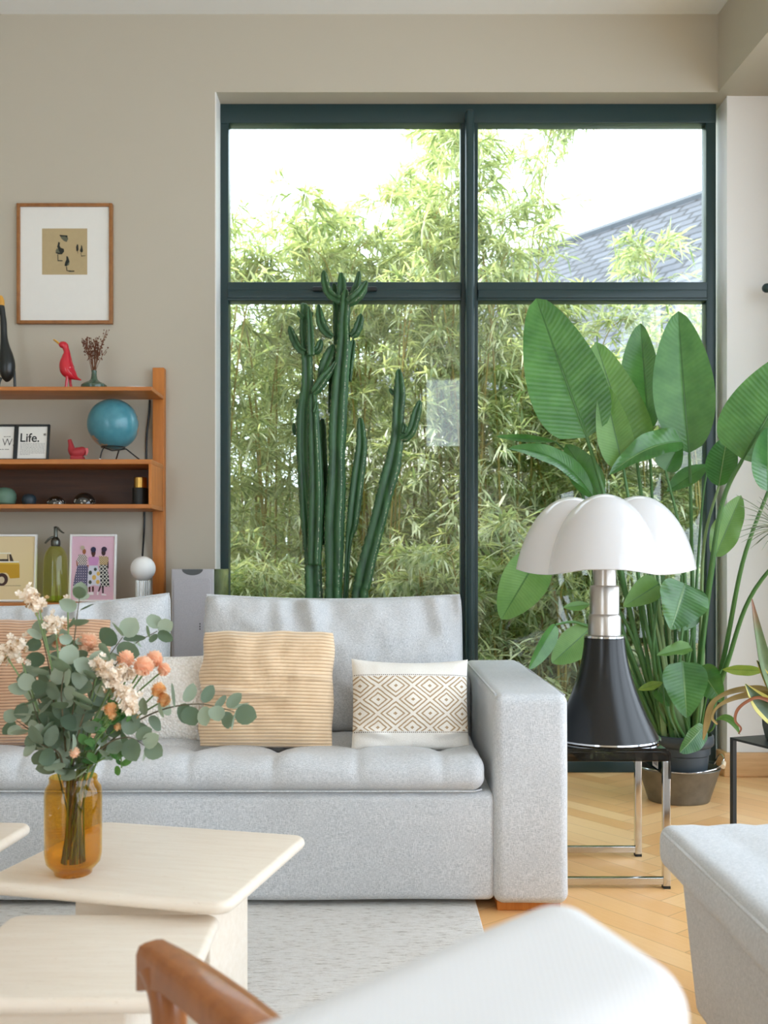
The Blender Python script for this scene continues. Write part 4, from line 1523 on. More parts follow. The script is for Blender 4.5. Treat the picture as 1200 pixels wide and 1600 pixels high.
t = NT('navy_lattice_skirt')
v = t.xyz(t.coords())
a1 = t.math('FRACT', t.math('MULTIPLY', v[0], 95)); a2 = t.math('FRACT', t.math('MULTIPLY', v[2], 85))
dm = t.math('ADD', t.math('ABSOLUTE', t.math('SUBTRACT', a1, .5)), t.math('ABSOLUTE', t.math('SUBTRACT', a2, .5)))
M['sk1'] = t.pbr(t.mix(t.math('GREATER_THAN', dm, .62), t.mix(t.math('LESS_THAN', dm, .2), lin((50, 54, 92)), lin((160, 150, 170))), lin((176, 166, 186))), .7)
t = NT('black_white_flower_skirt')
v = t.xyz(t.coords())
a1 = t.math('SUBTRACT', t.math('FRACT', t.math('MULTIPLY', v[0], 62)), .5); a2 = t.math('SUBTRACT', t.math('FRACT', t.math('MULTIPLY', v[2], 56)), .5)
rr2 = t.math('SQRT', t.math('ADD', t.math('MULTIPLY', a1, a1), t.math('MULTIPLY', a2, a2)))
M['sk3'] = t.pbr(t.mix(t.math('GREATER_THAN', rr2, .5), t.mix(t.math('GREATER_THAN', rr2, .34), lin((32, 34, 38)), lin((224, 222, 214))), lin((32, 34, 38))), .7)
t = NT('dark_print_top')
v = t.xyz(t.coords())
ck = t.math('GREATER_THAN', t.math('MULTIPLY', t.math('SINE', t.math('MULTIPLY', v[0], 700)), t.math('SINE', t.math('MULTIPLY', v[2], 520))), .05)
M['tp1'] = t.pbr(t.mix(ck, lin((222, 212, 206)), lin((52, 40, 44))), .7)
t = NT('tan_print_top')
v = t.xyz(t.coords())
ck = t.math('GREATER_THAN', t.math('MULTIPLY', t.math('SINE', t.math('MULTIPLY', v[0], 600)), t.math('SINE', t.math('MULTIPLY', v[2], 600))), .2)
M['tp3'] = t.pbr(t.mix(ck, lin((206, 180, 138)), lin((96, 82, 64))), .7)


def figure(layers):
    for k_, (nm, m_, polys) in enumerate(layers):
        for poly in polys:
            MB().prism([wz(*p) for p in poly][::-1], -.0106 - k_ * .0004, -.0101 - k_ * .0004).build(nm, m_, print_, smooth=False, local=True)


def ell(cx, cy, rx, ry, n=14):
    return [(cx + rx * math.cos(2 * math.pi * k_ / n), cy + ry * math.sin(2 * math.pi * k_ / n)) for k_ in range(n)]


sk_a, sk_b, sk_c = pc_((156, 96, 62)), pc_((84, 50, 42)), pc_((62, 42, 44))
figure([
    ('skin', sk_a, [ell(786, 312, 17, 26), [(712, 395), (722, 395), (728, 440), (830, 440), (832, 452), (718, 450)], [(764, 636), (780, 636), (786, 668), (772, 668)], [(784, 636), (796, 636), (800, 692), (788, 690)]]),
    ('skin', sk_b, [ell(873, 326, 20, 30), [(862, 345), (884, 345), (886, 364), (860, 364)], [(833, 640), (852, 640), (852, 692), (838, 692)], [(866, 640), (884, 640), (884, 690), (868, 690)]]),
    ('skin', sk_c, [ell(968, 322, 20, 30), [(1003, 372), (1015, 365), (1018, 470), (1006, 475)], [(940, 630), (957, 630), (935, 690), (924, 685)], [(958, 630), (976, 630), (977, 704), (963, 704)]]),
    ('top', M['tp1'], [[(738, 338), (800, 342), (815, 360), (812, 440), (728, 438), (735, 408), (716, 404)]]),
    ('top', pc_((198, 142, 188)), [[(835, 362), (915, 362), (926, 375), (914, 440), (838, 442), (825, 380)]]),
    ('top', M['tp3'], [[(928, 354), (1008, 358), (1018, 390), (1004, 440), (936, 440), (930, 390)]]),
    ('skirt', M['sk1'], [[(728, 440), (812, 440), (828, 462), (824, 642), (688, 634), (706, 540)]]),
    ('skirt', pc_((214, 214, 226)), [[(838, 445), (916, 445), (946, 540), (940, 640), (880, 626), (824, 652), (826, 520)]]),
    ('skirt', M['sk3'], [[(930, 438), (1004, 438), (1022, 540), (1034, 642), (952, 640), (940, 540)]]),
    ('skirt_dots', pc_((216, 178, 96)), [ell(886, 556, 19, 24), ell(922, 598, 17, 20), ell(924, 520, 15, 20)]),
    ('skirt_dots', pc_((70, 80, 72)), [ell(850, 512, 16, 20), ell(850, 600, 15, 18), ell(896, 480, 14, 16)]),
    ('hair', pc_((186, 172, 150)), [ell(772, 278, 20, 22)]),
    ('hair', pc_((48, 46, 76)), [ell(874, 294, 24, 26)]),
    ('hair', pc_((58, 46, 66)), [ell(976, 292, 26, 25)]),
    ('shoes', pc_((236, 230, 232)), [[(836, 694), (882, 692), (888, 720), (834, 722)], [(918, 690), (932, 694), (930, 722), (916, 718)], [(958, 706), (1000, 712), (1008, 726), (960, 724)]]),
])

pb_, W3, H3 = poster(-52, 57, 835, 4.415, 'white-framed cream poster of a yellow off-road car, cut by the frame edge', 0.010)
pr3 = flat(pb_, rect(-W3 / 2 + .008, .008, W3 / 2 - .008, H3 - .008), -.009, pc_((224, 204, 160), 'cream_poster_paper'), 'print', .001)


def vz_(x, y):
    px_, py_ = x / 6, 810 + y / 6
    return ((px_ - 2.5) * sc_, H3 - (py_ - 835) * sc_)


def layer(nm, c, polys, k_):
    mb = MB()
    for poly in polys:
        mb.prism([vz_(*p) for p in poly][::-1], -.0106 - k_ * .0004, -.0101 - k_ * .0004)
    mb.build(nm, pc_(c), pr3, smooth=False, local=True)


layer('car_body', (196, 152, 42), [[(-200, 425), (150, 425), (182, 432), (186, 560), (96, 566), (80, 530), (60, 512), (-40, 512), (-70, 566), (-200, 566)]], 0)
layer('car_hood', (216, 180, 70), [[(-200, 415), (176, 415), (180, 432), (-200, 428)]], 1)
layer('car_roof', (232, 228, 212), [[(-200, 322), (96, 322), (100, 334), (-200, 334)], [(-200, 404), (176, 404), (176, 416), (-200, 416)]], 2)
layer('car_glass', (62, 50, 44), [[(82, 338), (100, 338), (126, 404), (92, 404)], [(-200, 384), (76, 384), (78, 404), (-200, 404)], [(66, 338), (72, 338), (74, 386), (66, 386)]], 1)
layer('car_tyre', (70, 46, 42), [ell(20, 575, 58, 60, 28), ell(-170, 575, 58, 60, 28)], 2)
layer('car_hub', (206, 190, 160), [ell(18, 580, 28, 32, 20), ell(-172, 580, 28, 32, 20)], 3)
layer('ground_line', (120, 104, 84), [[(-220, 632), (200, 632), (200, 635), (-220, 635)]], 1)

# soda siphon
sp_ = thing('soda_siphon', (sx(87, 4.38), 4.38, lz), 'old yellow-green glass soda siphon with dark metal spout between the two posters', 'siphon')
M['siphon'] = thin_glass('yellow_green_glass', (0.94, 0.98, 0.56), 1.0)
z_s = lambda y: EYE + (CY - y) / F_PX * 4.38
s4 = 4.38 / F_PX
prof = [(16 * s4, lz), (18.6 * s4, lz + .008), (19.3 * s4, z_s(925)), (18.8 * s4, z_s(895)), (17.8 * s4, z_s(872)), (15.6 * s4, z_s(864)), (11.5 * s4, z_s(857)), (7.5 * s4, z_s(853.5))]
MB().lathe(prof, (sx(87, 4.38), 4.38, 0), 24).build('bottle', M['siphon'], sp_, angle=20)
MB().lathe([(17.6 * s4, lz + .004), (17.8 * s4, lz + .03), (0.001, lz + .031)], (sx(87, 4.38), 4.38, 0), 24).build('water', thin_glass('green_water', (0.90, 0.97, 0.52), 0.6), sp_)
pew = plain('tarnished_pewter', (96, 98, 92), 0.3, 1.0, var=0.15)
MB().lathe([(6.5 * s4, z_s(853.5)), (7.2 * s4, z_s(851)), (7.2 * s4, z_s(845)), (5.5 * s4, z_s(842)), (3 * s4, z_s(839)), (2.6 * s4, z_s(826)), (3.3 * s4, z_s(824)), (1.5 * s4, z_s(822.5))], (sx(87, 4.38), 4.38, 0), 20).build('head', pew, sp_)
mb = MB()
px_tube(mb, [(86, 839, 1.6), (82, 839.5, 1.8), (77, 842, 1.9), (73, 846, 1.8), (70.5, 849, 1.5)], 4.38, 10, 4)
mb.build('spout', pew, sp_)
mb = MB()
px_tube(mb, [(87, 825, 2.2), (90, 825, 1.8), (94, 829, 1.5), (98, 832, 1.2), (100.5, 832.5, .8)], 4.38, 8, 4)
mb.build('lever', pew, sp_)

# globe lamp
tl_ = thing('table_lamp', (sx(223.5, 4.36), 4.36, lz), 'small lamp with white glass ball on ribbed chrome cylinder, beside the post', 'lamp')
s5 = 4.36 / F_PX
rb5 = 11.2 * s5
zc = EYE + (CY - 907) / F_PX * 4.36
MB().lathe([(rb5 * .94, lz), (rb5 * .94, zc)], (sx(223.5, 4.36), 4.36, 0), 30).build('base', M['steel'], tl_)
mb = MB()
for k_ in range(22):
    a = 2 * math.pi * k_ / 22
    mb.tube([(sx(223.5, 4.36) + rb5 * .95 * math.cos(a), 4.36 + rb5 * .95 * math.sin(a), lz + .002), (sx(223.5, 4.36) + rb5 * .95 * math.cos(a), 4.36 + rb5 * .95 * math.sin(a), zc)], .0032, 8)
mb.build('ribs', plain('bright_rib', (226, 228, 226), .25, .5), tl_)
MB().ball((sx(223.5, 4.36), 4.36, EYE + (CY - 888.5) / F_PX * 4.36), 19.3 * s5, 36, 22).build('ball_shade', plain('matt_white_glass', (236, 236, 234), .35, var=.01), tl_)
# cord
cd_ = thing('power_cord', (sx(230, 4.5), 4.50, 0.86), 'black cord running down the wall behind the shelves beside the post', 'cord')
mb = MB().tube(smooth_path([P(234, 625, 4.565), P(233, 648, 4.565), P(229.5, 680, 4.565), P(228.5, 720, 4.565)], 6), .0048, 8)
mb.build('cable', M['black'], cd_)
mb = MB().tube(smooth_path([P(225.5, 795, 4.565), P(225, 830, 4.56), P(222.5, 870, 4.50), P(221, 900, 4.45)], 6), .0048, 8)
mb.build('cable', M['black'], cd_)

# ================================================================== LOUDSPEAKER
spk = thing('loudspeaker', (-0.81, 4.28, 0), 'tall floor-standing loudspeaker with grey front, behind the gap between the sofa cushions', 'loudspeaker')
zt2 = EYE - 2 / F_PX * 4.1
MB().rbox((-0.907, 4.112, 0), (-0.727, 4.49, zt2), 0.004, 2).build('cabinet', plain('dark_green_gloss', (38, 56, 46), .12, coat=.6), spk)
MB().rbox((-0.907, 4.095, 0), (-0.727, 4.113, zt2), 0.003, 2).build('front_panel', plain('warm_grey_baffle', (172, 169, 173), .5), spk)
mb = MB()
w_ = 0.078
pl = []
for sx_, sz_, a0 in ((1, 1, 0), (-1, 1, 90), (-1, -1, 180), (1, -1, 270)):
    for k_ in range(6):
        a = math.radians(a0 + 18 * k_)
        pl.append((-0.817 + sx_ * (w_ - .012) + .012 * math.cos(a), (0.955 if sz_ > 0 else 0.12) - sz_ * .012 + .012 * math.sin(a)))
mb.prism(pl, 4.089, 4.096)
mb.build('grille', fabric('grey_grille_cloth', (182, 179, 183), (166, 163, 168), 700, 1, .2), spk, smooth=False)
mb = MB().prism([(-0.817 + .045 * math.cos(a), zt2 - .001 - .026 * abs(math.sin(a))) for a in [math.pi * k_ / 14 for k_ in range(15)]][::-1], 4.0935, 4.096)
mb.build('waveguide', plain('dark_waveguide', (60, 62, 60), .3), spk, smooth=False)
mb = MB()
for k_, (dx, dz) in enumerate(((0, 0), (0, .011), (0, .022))):
    mb.box((-0.786 + dx, 4.0882, 0.735 + dz), (-0.782 + dx, 4.0892, 0.742 + dz))
mb.build('logo', M['black'], spk, smooth=False)
# ================================================================== CACTUS
DC = 4.22
t = NT('cactus_skin')
u = t.xyz(t.coords(kind='UV'))
rib = t.math('ABSOLUTE', t.math('SUBTRACT', t.math('FRACT', t.math('ADD', t.math('MULTIPLY', u[0], 4.0), .5)), .5))   # 0 on a rib
sp = t.math('MULTIPLY', t.math('LESS_THAN', rib, .04), t.math('GREATER_THAN', t.noise(t.coords(), 130, 2), .57))
nz = t.noise(t.coords((8, 8, 1.2)), 6, 4)
cc = t.mix(t.math('MULTIPLY_ADD', nz, 1.6, -.3, clamp=True), lin((16, 44, 26)), lin((62, 108, 62)))
cc = t.mix(t.math('MULTIPLY', t.math('LESS_THAN', rib, .02), .3), cc, lin((84, 116, 80)))
cc = t.mix(t.math('MULTIPLY', sp, .75), cc, lin((182, 178, 150)))
M['cactus'] = t.pbr(cc, .42, normal=t.bump(nz, .15, .003))
cz = EYE + (CY - 948) / F_PX * DC
cact = thing('potted_cactus', (-0.22, DC, 0), 'tall many-armed green candelabra cactus before the window, its pot behind the sofa', 'cactus')
M['clay'] = plain('pale_clay', (176, 170, 160), .8, var=.08)
MB().lathe([(.13, 0), (.15, .01), (.19, .30), (.2, .33), (.2, .36), (.18, .36), (.175, .33), (.01, .33)], (-0.22, DC, 0), 40).build('pot', M['clay'], cact)
MB().lathe([(.176, .325), (.17, .335), (.001, .34)], (-0.22, DC, 0), 30).build('soil', M['soil'], cact)


def cq(x, y):
    return 420 + x / 2.857, 400 + y / 2.857


def cstem(pts, dd=0.0, twist=0.0, base=None, n=8):
    twist += .35
    """pts: (x, y, half width) in the enlarged view; four-ribbed, scalloped."""
    path, rad = [], []
    for x, y, w in pts:
        px_, py_ = cq(x, y)
        path.append(P(px_, py_, DC + dd))
        rad.append(w / 2.857 * DC / F_PX * 1.22)
    if base:
        path.insert(0, Vector(base))
        rad.insert(0, rad[0])
    sp_ = smooth_path(path, n)
    rd = [max(.004, r) for r in lerp_list(rad, n)]
    # even out spacing and scallop the ribs
    fin, fr_ = [sp_[0]], [rd[0]]
    for a, b, ra_, rb__ in zip(sp_, sp_[1:], rd, rd[1:]):
        k_ = max(1, int((b - a).length / .012))
        for q in range(1, k_ + 1):
            fin.append(a.lerp(b, q / k_))
            fr_.append(ra_ + (rb__ - ra_) * q / k_)
    e = len(fr_)
    for i in range(min(5, e)):
        fr_[e - 1 - i] *= (0.35, .62, .8, .92, .98)[i]
    mb = MB()
    acc = [0]
    for a, b in zip(fin, fin[1:]):
        acc.append(acc[-1] + (b - a).length)
    ph = R.uniform(0, 6)

    def cross(a, i):
        c = abs(math.cos(2 * (a + twist)))
        return .42 + .58 * c ** 1.2 * (1 + .09 * math.sin(acc[i] * 190 + ph)) + .03 * noise.noise(Vector((a, acc[i] * 12, ph)))
    # rotate UV so ribs sit at u = 0, .25 ...
    mb.tube(fin, fr_, 32, cross=cross, uv=True)
    if twist:
        mb.uv = {k_: (q[0] + twist / (2 * math.pi), q[1]) for k_, q in mb.uv.items()}
    mb.build('stem', M['cactus'], cact, angle=0)


zb = 0.335
cstem([(200, 1565, 38), (200, 1450, 37), (196, 1350, 36), (176, 1180, 33), (164, 1000, 32), (158, 850, 34), (160, 720, 36), (165, 650, 33), (172, 590, 27), (172, 500, 24), (168, 420, 24), (160, 330, 22), (160, 250, 19), (160, 212, 15)], .0, .35, (-0.33, DC, zb))
cstem([(203, 1380, 26), (208, 1250, 30), (212, 1100, 31), (210, 950, 28), (204, 800, 24), (200, 700, 21), (198, 640, 16), (196, 612, 10)], -.04, .1)
cstem([(288, 1565, 36), (290, 1450, 35), (292, 1350, 38), (292, 1200, 42), (300, 1050, 40), (304, 900, 34), (306, 800, 37), (312, 680, 36), (320, 560, 34), (330, 450, 31), (336, 370, 27), (336, 300, 24), (342, 220, 22), (346, 150, 17)], -.02, .25, (-0.22, DC - .04, zb))
cstem([(252, 1290, 14), (250, 1150, 20), (246, 1000, 21), (240, 880, 20), (238, 780, 18), (238, 725, 12)], .05, .6)
cstem([(352, 1335, 12), (372, 1200, 25), (386, 1080, 29), (402, 950, 28), (414, 850, 25), (412, 780, 20), (408, 722, 13)], .02, .3, (-0.18, DC + .02, 0.55))
cstem([(402, 1565, 34), (420, 1450, 38), (448, 1330, 37), (488, 1180, 35), (520, 1050, 36), (548, 950, 38), (562, 880, 33), (575, 800, 28), (578, 700, 26), (584, 620, 27), (582, 550, 20), (580, 505, 12)], .0, .3, (-0.13, DC, zb))
# side arms
cstem([(588, 815, 16), (616, 806, 19), (640, 770, 20), (660, 700, 19), (676, 645, 11)], -.02, .2)
cstem([(600, 790, 10), (606, 765, 12), (598, 742, 6)], -.05, .2, n=5)
cstem([(560, 615, 12), (545, 600, 9), (540, 590, 5)], .0, .2, n=5)
cstem([(165, 430, 15), (138, 415, 18), (112, 370, 17), (92, 312, 11)], -.01, .2)
cstem([(188, 445, 17), (186, 380, 19), (184, 310, 15), (178, 225, 10)], -.03, .5)
cstem([(198, 430, 12), (220, 415, 16), (234, 372, 12)], -.02, .2)
cstem([(155, 275, 8), (138, 262, 11), (131, 245, 7)], -.02, .2, n=5)
cstem([(165, 275, 8), (186, 264, 10), (196, 250, 6)], -.02, .2, n=5)
cstem([(150, 240, 8), (152, 222, 10), (154, 208, 6)], .03, .2, n=5)
cstem([(308, 395, 18), (304, 320, 19), (304, 240, 18), (298, 170, 16), (290, 120, 10)], .03, .45)
cstem([(320, 195, 20), (300, 190, 20), (268, 165, 19), (252, 120, 17), (246, 64, 11)], -.02, .2)
cstem([(328, 215, 20), (326, 160, 22), (326, 115, 19), (322, 74, 12)], .0, .4)
cstem([(356, 215, 18), (380, 170, 18), (396, 120, 14), (404, 68, 9)], .01, .2)
cstem([(352, 210, 18), (385, 188, 22), (415, 155, 20), (438, 112, 11)], -.03, .3)
cstem([(284, 362, 14), (252, 335, 20), (232, 290, 20), (222, 215, 10)], -.03, .25)
cstem([(366, 360, 14), (388, 340, 18), (404, 300, 18), (412, 258, 10)], -.02, .3)
cstem([(356, 560, 14), (362, 480, 17), (372, 410, 15), (378, 372, 9)], .04, .4)
cstem([(196, 612, 14), (216, 590, 20), (246, 548, 20), (280, 505, 13), (300, 470, 8)], -.04, .2)
cstem([(226, 568, 12), (250, 500, 27), (274, 440, 25), (290, 395, 11)], .0, .3)
cstem([(276, 700, 10), (280, 600, 14), (288, 520, 14), (296, 440, 10)], .05, .2)
cstem([(150, 640, 9), (134, 655, 12), (124, 640, 7)], .03, .2, n=5)
cstem([(118, 800, 6), (113, 775, 9), (112, 745, 6)], .04, .2, n=5)
cstem([(205, 700, 9), (212, 680, 10), (213, 648, 6)], -.06, .2, n=5)

# ================================================================== ZINC TUB AND BIRD OF PARADISE
TX, TY = 1.268, 4.13
M['zinc'] = plain('dull_zinc', (120, 116, 106), .46, .7, var=.45, scale=16)
tub = thing('zinc_tub', (TX, TY, 0), 'low oval grey zinc tub with wire handle and wooden grip, holding the plant pot', 'tub')
prof = [(.126, 0), (.13, .004), (.132, .012), (.172, .135), (.176, .142), (.173, .146), (.168, .138), (.128, .012), (.001, .010)]
mb = MB().lathe(prof, (TX, TY, 0), 48)
mb.v = [Vector((TX + (p.x - TX) * 1.0, TY + (p.y - TY) * .82, p.z)) for p in mb.v]
mb.build('body', M['zinc'], tub)
mb = MB()
for s_ in (-1, 1):
    pts_ = [(TX - .172, TY - .01 * s_, .145), (TX - .12, TY - s_ * .11, .150), (TX, TY - s_ * .152, .148), (TX + .12, TY - s_ * .115, .158), (TX + .178, TY - .03 * s_, .165)]
    if s_ == 1:
        mb.tube(smooth_path(pts_, 6), .0028, 7)
mb.tube(smooth_path([(TX + .168, TY + .05, .14), (TX + .185, TY + .03, .19), (TX + .19, TY - .01, .185), (TX + .178, TY - .03, .165)], 5), .0028, 7)
mb.tube(smooth_path([(TX - .17, TY + .05, .14), (TX - .19, TY + .02, .17), (TX - .172, TY - .01, .145)], 5), .0028, 7)
mb.build('handle', M['chrome'], tub)
g0 = Vector((TX + .176, TY - .045, .163))
MB().tube([g0 + Vector((-.012, -.030, -.004)), g0 + Vector((.008, .018, .004))], .0095, 12).build('grip', plain('pale_wood_grip', (222, 202, 170), .5), tub)

pot_c = Vector((TX + .012, TY, 0))
bop = thing('bird_of_paradise_plant', (pot_c.x, pot_c.y, .014), 'huge broad-leaved bird of paradise plant in a dark plastic pot inside the zinc tub', 'plant')
gp = plain('dark_grey_plastic', (62, 70, 76), .42, var=.05)
prof = [(.088, .014), (.092, .02), (.112, .19), (.112, .20), (.118, .205), (.119, .235), (.127, .240), (.132, .247), (.134, .268), (.131, .284), (.124, .288), (.120, .280), (.116, .262)]
MB().lathe(prof, (pot_c.x, pot_c.y, 0), 56, cap=False).lathe([(.001, .016), (.09, .016)], (pot_c.x, pot_c.y, 0), 30, cap=False).build('pot', gp, bop)
MB().lathe([(.117, .262), (.06, .268), (.001, .27)], (pot_c.x, pot_c.y, 0), 30).build('soil', M['soil'], bop)
M['bop'] = leaf_mat('broad_glossy_leaf', (56, 108, 50), (98, 152, 82), .30, .27, per_leaf=False, veins=30, back=(110, 152, 88), spec=.8)
M['bop_low'] = leaf_mat('low_glossy_leaf', (44, 98, 44), (86, 142, 72), .28, .24, per_leaf=False, veins=16, back=(110, 152, 88), spec=.9, ribc=(158, 190, 130))
M['bop_y'] = leaf_mat('yellowing_leaf', (120, 152, 56), (168, 186, 92), .35, .4, per_leaf=False, veins=20)
M['stalk'] = plain('leaf_stalk', (74, 116, 62), .4, var=.25, scale=6)
M['stalk2'] = plain('pale_leaf_sheath', (124, 148, 98), .5, var=.3, scale=6)


def prof_w(t_, kind):
    if kind == 'broad':        # widest at 40 %
        return max(0.0, (math.sin(math.pi * min(1, t_ ** .78)) ** .62))
    if kind == 'heart':
        return max(0.0, (math.sin(math.pi * min(1, t_ ** .55)) ** .7))
    if kind == 'blunt':
        return max(0.0, math.sin(math.pi * min(1, t_ ** .60)) ** .55)
    return max(0.0, math.sin(math.pi * t_) ** .8)


def big_leaf(base, tip, wl, wr, bow=0.0, roll=0, fold=12, kind='broad', m=None, stalk=None, stalk_r=.008, wave=.0, curl=0.0, facing=None, mid=None, stalk_m=None, tipcurl=0.0):
    """base, tip: (x, y, d). wl / wr: half widths in px on either side; roll turns the blade about its midrib."""
    b, tp = P(*base), P(*tip)
    dm = (base[2] + tip[2]) / 2
    ax = tp - b
    L_ = ax.length
    axn = ax.normalized()
    view = Vector((0, -1, 0)) if facing is None else Vector(facing).normalized()
    sd = axn.cross(view).normalized()        # points to the picture's right for an upright leaf
    nm = sd.cross(axn).normalized()
    Rm = Matrix.Rotation(math.radians(roll), 3, axn)
    sd, nm = Rm @ sd, Rm @ nm
    NL, NW = 26, 9
    rows, uvs = [], []
    md = P(*mid) if mid else (b + tp) / 2 + nm * bow * L_
    for i in range(NL + 1):
        f_ = i / NL
        c = b * (1 - f_) ** 2 + md * 2 * f_ * (1 - f_) + tp * f_ ** 2
        dv = ((md - b) * (1 - f_) + (tp - md) * f_).normalized()
        s2 = (sd - dv * sd.dot(dv)).normalized()
        n2 = dv.cross(s2) * -1.0
        if n2.dot(nm) < 0:
            n2 = -n2
        w = prof_w(f_, kind)
        row, uvr = [], []
        for j in range(-NW, NW + 1):
            q = j / NW
            half = (wl if q < 0 else wr) * dm / F_PX * w
            fa = math.radians(fold + curl * abs(q) * 40)
            out = s2 * (q * half * math.cos(fa)) + n2 * (abs(q) * half * math.sin(fa))
            wv = wave * half * math.sin(f_ * 15 + q * 2.0 + L_ * 50) * abs(q) ** 2
            p_ = c + out + n2 * wv + n2 * (tipcurl * f_ ** 3 * L_)
            # slightly ragged edge
            row.append(p_)
            uvr.append((f_, q))
        rows.append(row)
        uvs.append(uvr)
    bl = MB().grid(rows, uvs)
    st_o = None
    mat_ = m or M['bop']
    lf_ = bl.build('leaf', mat_, bop, angle=0)
    g = MB()
    rp = [(b * (1 - f_) ** 2 + md * 2 * f_ * (1 - f_) + tp * f_ ** 2) - nm * .002 for f_ in [k_ / 12 for k_ in range(13)]]
    g.tube(rp, [max(.0012, stalk_r * .6 * (1 - k_ / 12.5)) for k_ in range(13)], 6)
    if stalk:
        sp_ = [Vector(stalk[0])] + [P(*q) for q in stalk[1:]] + [b]
        sp_ = smooth_path(sp_, 8)
        n_ = len(sp_)
        g.tube(sp_, [stalk_r * (1.5 - .75 * k_ / n_) for k_ in range(n_)], 9)
    g.build('petiole', stalk_m or M['stalk'], lf_)
    return lf_


def root(dx, dy=0.0):
    return (pot_c.x + dx, pot_c.y + dy, .262)


# the tall leaves: base, tip, half widths
big_leaf((917, 684, 4.02), (838, 466, 4.10), 66, 58, bow=-.02, roll=-6, fold=16, kind='blunt', stalk=(root(-.06), (995, 1000, 4.1), (948, 790, 4.05)), stalk_r=.009)
big_leaf((995, 722, 4.14), (931, 534, 4.22), 46, 44, bow=-.03, roll=12, fold=10, kind='blunt', m=leaf_mat('light_green_leaf', (92, 138, 66), (124, 164, 92), .34, .34, per_leaf=False, veins=28, back=(110, 156, 82)), stalk=(root(-.02), (1030, 1000, 4.15), (1004, 790, 4.15)))
big_leaf((974, 732, 4.0), (944, 600, 4.03), 36, 26, bow=-.02, roll=2, fold=22, kind='blunt', m=bpy.data.materials['light_green_leaf'], stalk=(root(-.03, -.03), (1010, 980, 4.05), (985, 800, 4.0)), stalk_r=.007)
big_leaf((1014, 672, 4.30), (1001, 505, 4.34), 40, 24, bow=-.02, roll=-10, fold=14, stalk=(root(.0, .04), (1035, 1000, 4.25), (1020, 800, 4.3)), stalk_r=.007)
big_leaf((1077, 708, 4.05), (1060, 486, 4.16), 50, 46, bow=-.04, roll=-8, fold=12, stalk=(root(.03), (1082, 1000, 4.1), (1080, 820, 4.07)), stalk_r=.0075)
big_leaf((1160, 718, 3.80), (1262, 545, 3.72), 66, 70, bow=.03, roll=-16, fold=8, kind='blunt', stalk=(root(.05), (1098, 1000, 4.02), (1125, 800, 3.88)), stalk_r=.0095)
# smaller and curling ones above the shade
big_leaf((926, 774, 4.08), (795, 701, 4.02), 30, 20, bow=.10, roll=40, fold=18, wave=.05, mid=(880, 700, 4.02), stalk=(root(-.07), (965, 960, 4.1)), stalk_r=.007)
big_leaf((938, 776, 4.14), (884, 694, 4.2), 25, 25, roll=-15, fold=8, stalk=(root(-.05, .03), (985, 960, 4.15)), stalk_r=.007)
big_leaf((868, 690, 4.22), (774, 682, 4.2), 8, 8, roll=30, fold=14, kind='thin', stalk=(root(-.08, .04), (960, 960, 4.25), (900, 740, 4.25)), stalk_r=.005)
big_leaf((1066, 690, 3.98), (952, 742, 3.94), 26, 26, roll=28, fold=20, wave=.10, mid=(1010, 690, 3.95), kind='heart', m=M['bop_low'], stalk=None)
big_leaf((1040, 736, 4.02), (1064, 690, 4.02), 25, 18, roll=-10, fold=14, kind='heart', stalk=(root(.02, -.03), (1072, 940, 4.0), (1062, 830, 4.0)), stalk_r=.006)
big_leaf((1106, 726, 4.1), (1042, 768, 4.06), 17, 17, roll=30, fold=16, kind='thin', stalk=(root(.05, .02), (1086, 960, 4.1), (1096, 800, 4.1)), stalk_r=.005)
big_leaf((1123, 760, 4.0), (1136, 682, 4.03), 27, 26, roll=-24, fold=26, m=M['bop_low'], stalk=(root(.045, -.02), (1094, 1000, 4.05), (1100, 850, 4.02)), stalk_r=.0065, stalk_m=M['stalk2'])
big_leaf((1200, 768, 3.75), (1200, 668, 3.75), 40, 34, roll=20, fold=12, m=M['bop_low'], stalk=(root(.075), (1128, 1040, 4.05), (1160, 880, 3.85)), stalk_r=.0085)
big_leaf((1117, 870, 3.98), (1158, 774, 3.96), 36, 22, roll=14, fold=22, wave=.06, m=bpy.data.materials['light_green_leaf'], stalk=(root(.055, -.03), (1098, 1010, 4.0)), stalk_r=.0065)
big_leaf((1290, 800, 3.70), (1380, 640, 3.65), 50, 50, roll=10, fold=12, stalk=(root(.09), (1135, 1040, 4.02), (1180, 920, 3.88)), stalk_r=.008)
# low on the near side
big_leaf((846, 862, 3.98), (783, 968, 3.92), 38, 36, bow=.03, roll=8, fold=10, m=bpy.data.materials['light_green_leaf'], stalk=(root(-.09, .02), (990, 1000, 4.1), (900, 850, 4.05)), stalk_r=.006)
big_leaf((922, 982, 4.05), (862, 1036, 4.0), 27, 24, roll=6, fold=10, m=bpy.data.materials['light_green_leaf'], stalk=(root(-.09, -.02), (968, 1020, 4.1)), stalk_r=.006)
big_leaf((868, 976, 3.98), (826, 1046, 3.92), 17, 22, roll=-30, fold=26, stalk=(root(-.10), (960, 1010, 4.1), (905, 974, 4.02)), stalk_r=.006)
big_leaf((922, 944, 4.12), (880, 949, 4.1), 9, 7, roll=20, fold=14, kind='thin', m=bpy.data.materials['light_green_leaf'], stalk=(root(-.09, .04), (965, 1010, 4.15)), stalk_r=.004)
big_leaf((1070, 912, 3.92), (1048, 984, 3.88), 44, 44, bow=.05, roll=-8, fold=16, wave=.05, kind='heart', m=M['bop_low'], stalk=(root(.02, -.05), (1062, 1060, 3.98), (1068, 960, 3.97)), stalk_r=.006)
big_leaf((1030, 912, 3.98), (974, 948, 3.96), 20, 24, roll=10, fold=14, kind='heart', m=bpy.data.materials['light_green_leaf'], stalk=(root(-.03, -.03), (1022, 1040, 4.0)), stalk_r=.006)
